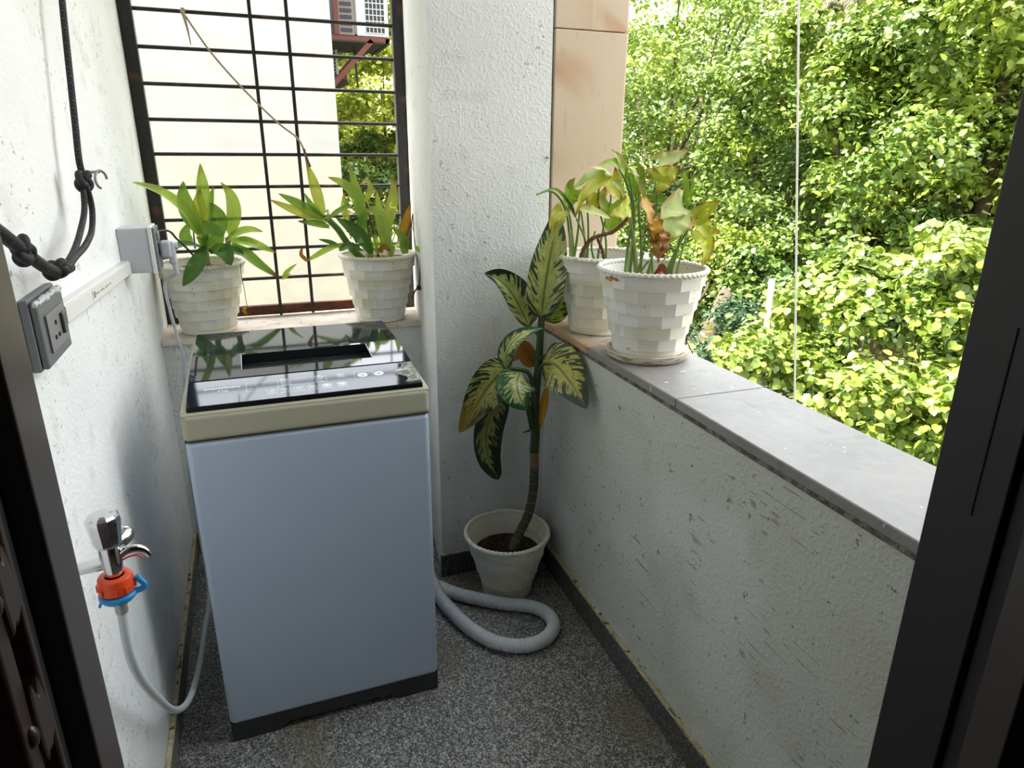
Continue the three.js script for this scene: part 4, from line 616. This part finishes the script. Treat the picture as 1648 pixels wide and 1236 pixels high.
// ---------------------------------------------------------------- outside: neighbour's wall with air conditioners
const outWall = std({ map: plaster([162, 161, 159], [132, 127, 116], .6, 81), roughness: .9 });
const ZB = -8.6;
{
  const xe = atZ(540, 150, ZB).x;
  const b = thing('building', 'blank white neighbouring house wall behind the iron grille', 'building', V(0, -3.2, 0));
  mesh('wall', box(-7, xe, 0, 8.4, ZB - 9, ZB), outWall, b);
  mesh('parapet', box(-7.05, xe + .05, 8.4, 8.55, ZB - 9.05, ZB + .05), outWall, b);
  const yb = atZ(380, 252, ZB).y + 3.2; mesh('lower_paint', box(-7, xe + .003, .0, yb, ZB - 9, ZB + .004), std({ map: plaster([170, 166, 154], [142, 132, 110], .5, 85), roughness: .9 }), b).userData.label = 'cream painted lower band';
  const acWhite = std({ color: lin(.42, .43, .42), roughness: .5 }), acSide = std({ color: lin(.16, .13, .115), roughness: .6 }), acDark = std({ color: lin(.02, .022, .028), roughness: .7 }), rust = std({ color: lin(.11, .035, .024), roughness: .85 }), rustD = std({ color: lin(.022, .016, .014), roughness: .85 });
  const unit = (x0, y0, z0, s, label, blabel) => {
    const a = thing('air_conditioner', label, 'air conditioner', V(x0, y0, z0));
    mesh('casing', [box(.02 * s, .42 * s, 0, .62 * s, -.85 * s, 0, .012)], acWhite, a);
    mesh('back_panel', box(0, .021 * s, .02, .60 * s, -.83 * s, -.01), acSide, a);
    mesh('side_recess', box(.13 * s, .37 * s, .04 * s, .58 * s, -.002, .002), acDark, a);
    for (let i = 0; i <= 5; i++) mesh('grille_bar', box((.128 + i * .048) * s, (.137 + i * .048) * s, .035 * s, .585 * s, .001, .008), acWhite, a);
    for (let i = 0; i <= 8; i++) mesh('grille_bar', box(.13 * s, .37 * s, (.036 + i * .067) * s, (.046 + i * .067) * s, .001, .010), acWhite, a);
    return a;
  };
  const q = atZ(575, 62, ZB - .9), hx = xe;
  unit(q.x - .02, q.y + .03, ZB - .9, 1.0, 'white outdoor air conditioner unit on the upper rusty bracket');
  const cond = thing('air_conditioner', 'older brown-sided outdoor air conditioner beside the neighbour wall, left of the white unit', 'air conditioner', V(atZ(543, 62, ZB - .9).x, q.y + .03, ZB - .9));
  mesh('casing', box(0, .22, 0, .55, -.7, 0, .01), acSide, cond); for (let i = 0; i < 7; i++) mesh('louvre', box(.05, .19, .04 + i * .072, .08 + i * .072, -.002, .012), acDark, cond); mesh('corner_post', box(-.03, .03, 0, .6, -.03, .02), rust, cond);
  const br = thing('bracket', 'rusty steel bracket platform carrying the upper air conditioners', 'bracket', V(0, 0, 0));
  const y = q.y, e = atZ(626, 68, ZB - .9).x, zf = ZB - .86;
  mesh('front_beam', box(hx + .002, e, y - .03, y + .02, zf - .05, zf), rust, br); mesh('rear_beam', box(hx + .002, e, y - .03, y + .02, zf - 1.0, zf - .95), rust, br); mesh('deck', box(hx + .002, e - .02, y - .05, y - .03, zf - 1.0, zf), rustD, br);
  mesh('end_beam', box(e - .05, e, y - .06, y + .01, zf - 1.0, zf), rustD, br);
  mesh('brace', bar(V(hx + .02, y - .62, zf - .02), V(e - .22, y - .02, zf - .02), .06, .04), rust, br); mesh('brace', bar(V(hx + .02, y - .62, zf - .97), V(e - .22, y - .02, zf - .97), .06, .04), rust, br);
  mesh('hanger', cyl(V(e - .05, y, zf - .1), V(e - .08, y + 2.2, zf - .1), .012), rustD, br); mesh('hanger', cyl(V(hx + .42, y - .05, zf - .3), V(hx + .44, y - .55, zf - .3), .012), rustD, br);
  const q2 = atZ(538, 124, ZB - 1.6); unit(hx + .004, q2.y + .0, ZB - 1.6, .62, 'small white outdoor air conditioner unit on the lower bracket');
  const br2 = thing('bracket', 'small rusty bracket under the lower air conditioner', 'bracket', V(0, 0, 0)); mesh('deck', box(hx + .002, atZ(558, 128, ZB - 1.6).x, q2.y - .09, q2.y, ZB - 2.3, ZB - 1.55), rustD, br2); mesh('front_beam', box(hx + .002, atZ(558, 128, ZB - 1.6).x, q2.y - .03, q2.y + .03, ZB - 1.58, ZB - 1.54), rust, br2);
}
// ---------------------------------------------------------------- ground and trees
struct(mesh('ground', metric(new THREE.PlaneGeometry(120, 120).rotateX(-Math.PI / 2).translate(10, -3.2, -20)), std({ map: tex(512, 512, (u, v) => mix3(mix3([112, 98, 68], [146, 130, 92], n24(u, v)), [72, 92, 38], smooth(.5, .7, n8(u, v)))), roughness: 1 })), 'earth and grass below the balcony');
const bark = std({ map: tex(128, 256, (u, v) => mix3([86, 72, 58], [132, 116, 96], n64(u, v * .3) * .6 + n24(u, v) * .4)), roughness: .95, bumpMap: plasterBump, bumpScale: .02 });
function leafShape(kind) {
  const g = new THREE.BufferGeometry(), w = kind === 'broad' ? .42 : .30;
  g.setAttribute('position', new THREE.Float32BufferAttribute([0, 0, 0, -w * .85, .09, .22, w * .85, .09, .22, 0, .02, .38, -w * .9, .08, .58, w * .9, .08, .58, -w * .4, .0, .84, w * .4, .0, .84, 0, -.10, 1], 3));
  g.setAttribute('uv', new THREE.Float32BufferAttribute(new Float32Array(18), 2)); g.setIndex([0, 3, 1, 0, 2, 3, 1, 3, 4, 3, 2, 5, 3, 6, 4, 3, 5, 7, 3, 7, 6, 6, 7, 8]); g.computeVertexNormals(); return g;
}
const foliageMat = phys({ color: 0xffffff, roughness: .42, transmission: .46, thickness: 0, specularIntensity: .9 });
const leafGeos = { fine: leafShape('fine'), broad: leafShape('broad') };
function foliage(t, clumps, n, size, pal, kind, seed) {
  const r = rng(seed), m = new THREE.InstancedMesh(leafGeos[kind], foliageMat, n), M = new THREE.Matrix4(), q = new THREE.Quaternion(), c = new THREE.Color(), tot = clumps.reduce((s, k) => s + k.r * k.r, 0); let i = 0;
  const gz = () => (r() + r() + r() - 1.5) / 1.5;
  clumps.forEach((k, ki) => {
    const cnt = ki === clumps.length - 1 ? n - i : Math.min(n - i, Math.round(n * k.r * k.r / tot)); const tone = r();
    for (let a = 0; a < cnt; a++, i++) {
      const d = V(gz(), gz() * .8 + .15, gz()).normalize(), loose = r() < .16 ? 1.6 : 1, rad = k.r * Math.pow(r(), .42) * loose;
      const p = V(k.p.x + d.x * rad, Math.max(.05, k.p.y + d.y * rad * .75), k.p.z + d.z * rad);
      const N = d.clone().multiplyScalar(.35).add(V(gz() * 1.3, .6 + gz() * 1.2, gz() * 1.3)).normalize(), T = V(gz(), gz(), gz()).cross(N).normalize(), B = N.clone().cross(T);
      const s = size * (.55 + .8 * r()); M.makeBasis(T.clone().multiplyScalar(s), N.multiplyScalar(s), B.multiplyScalar(s)); M.setPosition(p); m.setMatrixAt(i, M);
      const f = clamp(tone * .45 + r() * .65), a0 = pal[0], a1 = pal[1]; c.setRGB(lerp(a0[0], a1[0], f), lerp(a0[1], a1[1], f), lerp(a0[2], a1[2], f)); m.setColorAt(i, c);
    }
  });
  m.count = i; m.name = 'foliage'; m.userData.kind = 'stuff'; shadows(m); t.add(m); return m;
}
const PAL = { lime: [[.065, .15, .018], [.38, .47, .06]], mid: [[.035, .10, .018], [.26, .37, .05]], deep: [[.02, .065, .025], [.09, .17, .045]], yellow: [[.30, .37, .03], [.50, .53, .06]] };
// px, py, distance: where the crown's middle is seen; rx, ry: half sizes in metres
function tree(name, label, category, px, py, D, rx, ry, n, size, pal, kind, seed, o = {}) {
  const c = atD(px, py, D), base = V(c.x, -3.2, c.z), r = rng(seed), t = thing(name, label, category, base, o.group), rel = c.clone().sub(base), clumps = [];
  const K = Math.round((o.clumps ?? 34) * 1.7);
  for (let i = 0; i < K; i++) { const a = r() * 6.283, h = r() * 2 - 1, q = Math.sqrt(1 - h * h) * Math.pow(r(), .33), e = Math.pow(r(), .33); clumps.push({ p: V(rel.x + Math.cos(a) * q * rx, Math.max(rel.y + h * e * ry, .15), rel.z + Math.sin(a) * q * rx), r: (o.cr ?? .24) * .82 * Math.min(rx, ry) * (.6 + .8 * r()) }); }
  if (o.trunk !== 0) {
    const top = rel.clone().add(V(0, ry * .2, 0)), lean = o.lean ?? .3, R0 = o.trunkR ?? .13;
    mesh('trunk', sweep([V(-lean, 0, lean * .4), V(-lean * .3, rel.y * .4, 0), V(.1 * lean, rel.y * .75, .1), top], q => R0 * (1 - .7 * q), 24, 10), bark, t);
    for (let i = 0; i < (o.branches ?? 9); i++) { const k = clumps[(i * 3) % K].p, f = .35 + .5 * r(), s = V(0, rel.y * f, 0); mesh('branch', sweep([s, s.clone().lerp(k, .5).add(V(0, -.15 * ry * r(), 0)), k], q => R0 * .42 * (1 - .75 * q), 12, 7), bark, t); }
  }
  foliage(t, clumps, n, size, pal, kind, seed + 1); return t;
}
tree('tree', 'airy light green tree beyond the stone column', 'tree', 1085, 130, 13, 2.3, 2.7, 24000, .085, PAL.lime, 'fine', 401, { clumps: 52, cr: .2, trunkR: .1 });
tree('tree', 'darker bushy tree between the airy tree and the hanging cable', 'tree', 1200, 330, 11.5, 2.0, 2.1, 36000, 0.082, PAL.mid, 'fine', 411, { clumps: 46, cr: .22, trunkR: .16, lean: .8 });
tree('tree', 'large bright green tree filling the open side above the parapet', 'tree', 1475, 272, 9.6, 2.5, 2.3, 80000, 0.078, PAL.lime, 'fine', 421, { clumps: 64, cr: .2, trunkR: .16 });
tree('tree', 'lime green tree top rising beside the right door jamb', 'tree', 1610, 110, 8.6, 1.5, 1.9, 40000, 0.073, PAL.lime, 'fine', 431, { clumps: 40, cr: .22 });
tree('tree', 'tree with pale upper leaves standing below the palm', 'tree', 1330, 235, 15.5, 2.0, 1.2, 20000, 0.1, PAL.mid, 'fine', 437, { clumps: 36, cr: .24 });
tree('shrub', 'broad-leaved lime shrub spilling up outside the near end of the parapet', 'shrub', 1470, 600, 5.4, 1.25, .95, 34000, 0.06, PAL.lime, 'broad', 441, { clumps: 44, cr: .24, trunkR: .03 });
tree('shrub', 'dense dark bluish shrub just outside the parapet behind the front pot', 'shrub', 1210, 585, 6.6, .85, .55, 14000, 0.045, PAL.deep, 'fine', 451, { clumps: 30, cr: .3, trunkR: .03 });
tree('shrub', 'mid green thicket under the bright tree, right of the pale pole', 'shrub', 1380, 450, 8.2, 1.3, .8, 28000, 0.068, PAL.mid, 'broad', 461, { clumps: 34, cr: .26, trunkR: .05 });
tree('shrub', 'sunlit yellow-green thicket at the foot of the slanting grey trunk', 'shrub', 1175, 470, 10.6, 1.1, .6, 12000, 0.065, PAL.lime, 'fine', 465, { clumps: 26, cr: .28, trunkR: .03 });
tree('tree', 'sunlit yellow-green tree behind the neighbour house, seen through the grille', 'tree', 615, 175, 17, 2.7, 2.2, 50000, 0.12, PAL.yellow, 'fine', 471, { clumps: 50, cr: .24, branches: 3, trunkR: .08 });
tree('shrub', 'dark green shrubs at the foot of the neighbour house, seen through the grille', 'shrub', 610, 300, 15, 1.8, 1.0, 24000, 0.09, PAL.mid, 'fine', 481, { clumps: 34, cr: .28, trunkR: .04 });
// wooded backdrop further off
for (const [px, py, D, rx, ry, l] of [[1050, 260, 19, 3, 2.6, 'far tree behind the airy tree by the stone column'], [1160, 180, 21, 3.0, 3.0, 'far tree behind the darker bushy tree'], [1290, 250, 19, 3.2, 2.4, 'far tree behind the hanging cable'], [1440, 200, 21, 3.0, 2.2, 'far tree rising behind the large bright tree'], [1560, 30, 15, 2.4, 2.4, 'far tall tree above the large bright tree'], [1590, 380, 11, 1.8, 1.9, 'mid-distance tree beside the right door jamb'], [640, 120, 24, 4, 3.0, 'far tree behind the air conditioners']]) tree('tree', l, 'tree', px, py, D, rx, ry, 22000, .14, px === 640 ? PAL.yellow : PAL.mid, 'fine', 500 + px, { clumps: 36, cr: .28, branches: 5 });
{ // bare slanting trunk and pole in the undergrowth
  const a = atD(1140, 548, 7.0), b = atD(1160, 500, 7.1), c = atD(1169, 468, 8.4); tag(mesh('bare_tree', sweep([V(a.x - .1, -3.2, a.z), a, b, c, atD(1175, 425, 10.6), atD(1182, 340, 12)], q => .11 - .05 * q, 40, 12), bark), 'bare grey leaning trunk in sun below the darker bushy tree', 'tree');
  const d = atD(1106, 530, 7.6); tag(mesh('bare_branch', sweep([V(d.x, -3.2, d.z), d, atD(1116, 495, 7.6), atD(1135, 470, 7.7), atD(1140, 455, 7.8)], q => .035 - .02 * q, 40, 8), bark), 'thin arching bare branch just right of the front parapet pot', 'branch');
  const p = atD(1243, 450, 5.5), q = atD(1229, 574, 5.3); const ext = q.clone().add(q.clone().sub(p).multiplyScalar(1.2)); tag(mesh('pole', cyl(ext, p, .027, .025, 14), std({ color: lin(.36, .35, .32), roughness: .7 })), 'pale grey pole leaning in the shrubs', 'pole');
  const w0 = atD(1286, -40, 3.3), w1 = atD(1279, 640, 3.3), wd = w1.clone().sub(w0); tag(mesh('hanging_cable', sweep([w0.clone().addScaledVector(wd, -.5), w0, w0.clone().lerp(w1, .5), w1, w1.clone().addScaledVector(wd, 2.18)], .0042, 60, 8), std({ color: lin(.45, .44, .40), roughness: .7 })), 'thin pale cable running straight down to the ground outside the parapet', 'cable');
}
{ // palm
  const c = atD(1352, 12, 13), t = thing('palm_tree', 'palm crown with drooping dry fronds above the tree tops', 'palm', V(c.x, -3.2, c.z)), fr = std({ color: lin(.20, .19, .075), roughness: .8 }), frd = std({ color: lin(.22, .19, .11), roughness: .9 }), y = c.y + 3.2, r = rng(88);
  mesh('trunk', sweep([V(.2, 0, 0), V(0, y * .5, .1), V(0, y, 0)], q => .12 - .04 * q, 30, 10), bark, t);
  for (let i = 0; i < 16; i++) {
    const a = i / 16 * 6.283 + r() * .3, dry = i % 2, K = .52, Q = (q, h) => V(Math.cos(a) * q * K, y + h * K, Math.sin(a) * q * K), P = dry ? [Q(0, 0), Q(.9, .25), Q(1.5, -.6), Q(1.6, -1.7)] : [Q(0, 0), Q(.8, .9), Q(1.9, .9), Q(2.6, .1)];
    const cv = new THREE.CatmullRomCurve3(P), gs = [sweep(P, .010, 16, 5)];
    for (let k = 3; k < 40; k++) for (const s of [-1, 1]) { const p = cv.getPoint(k / 40), T = cv.getTangent(k / 40), B = T.clone().cross(V(0, 1, 0)).normalize().multiplyScalar(s); const e = p.clone().addScaledVector(B, .20 * (1 - .5 * k / 40)).addScaledVector(T, .15).add(V(0, -.2, 0)); const g = leafGeo([p, p.clone().lerp(e, .5).add(V(0, .03, 0)), e], .022, { prof: 'lance', n: 3, m: 1, toward: V(0, 1, 0) }); gs.push(g); }
    mesh('frond', gs, dry ? frd : fr, t);
  }
}
scene.traverse(o => { if (o.isMesh) { o.castShadow = o.receiveShadow = true; } });
renderer.render(scene, camera);
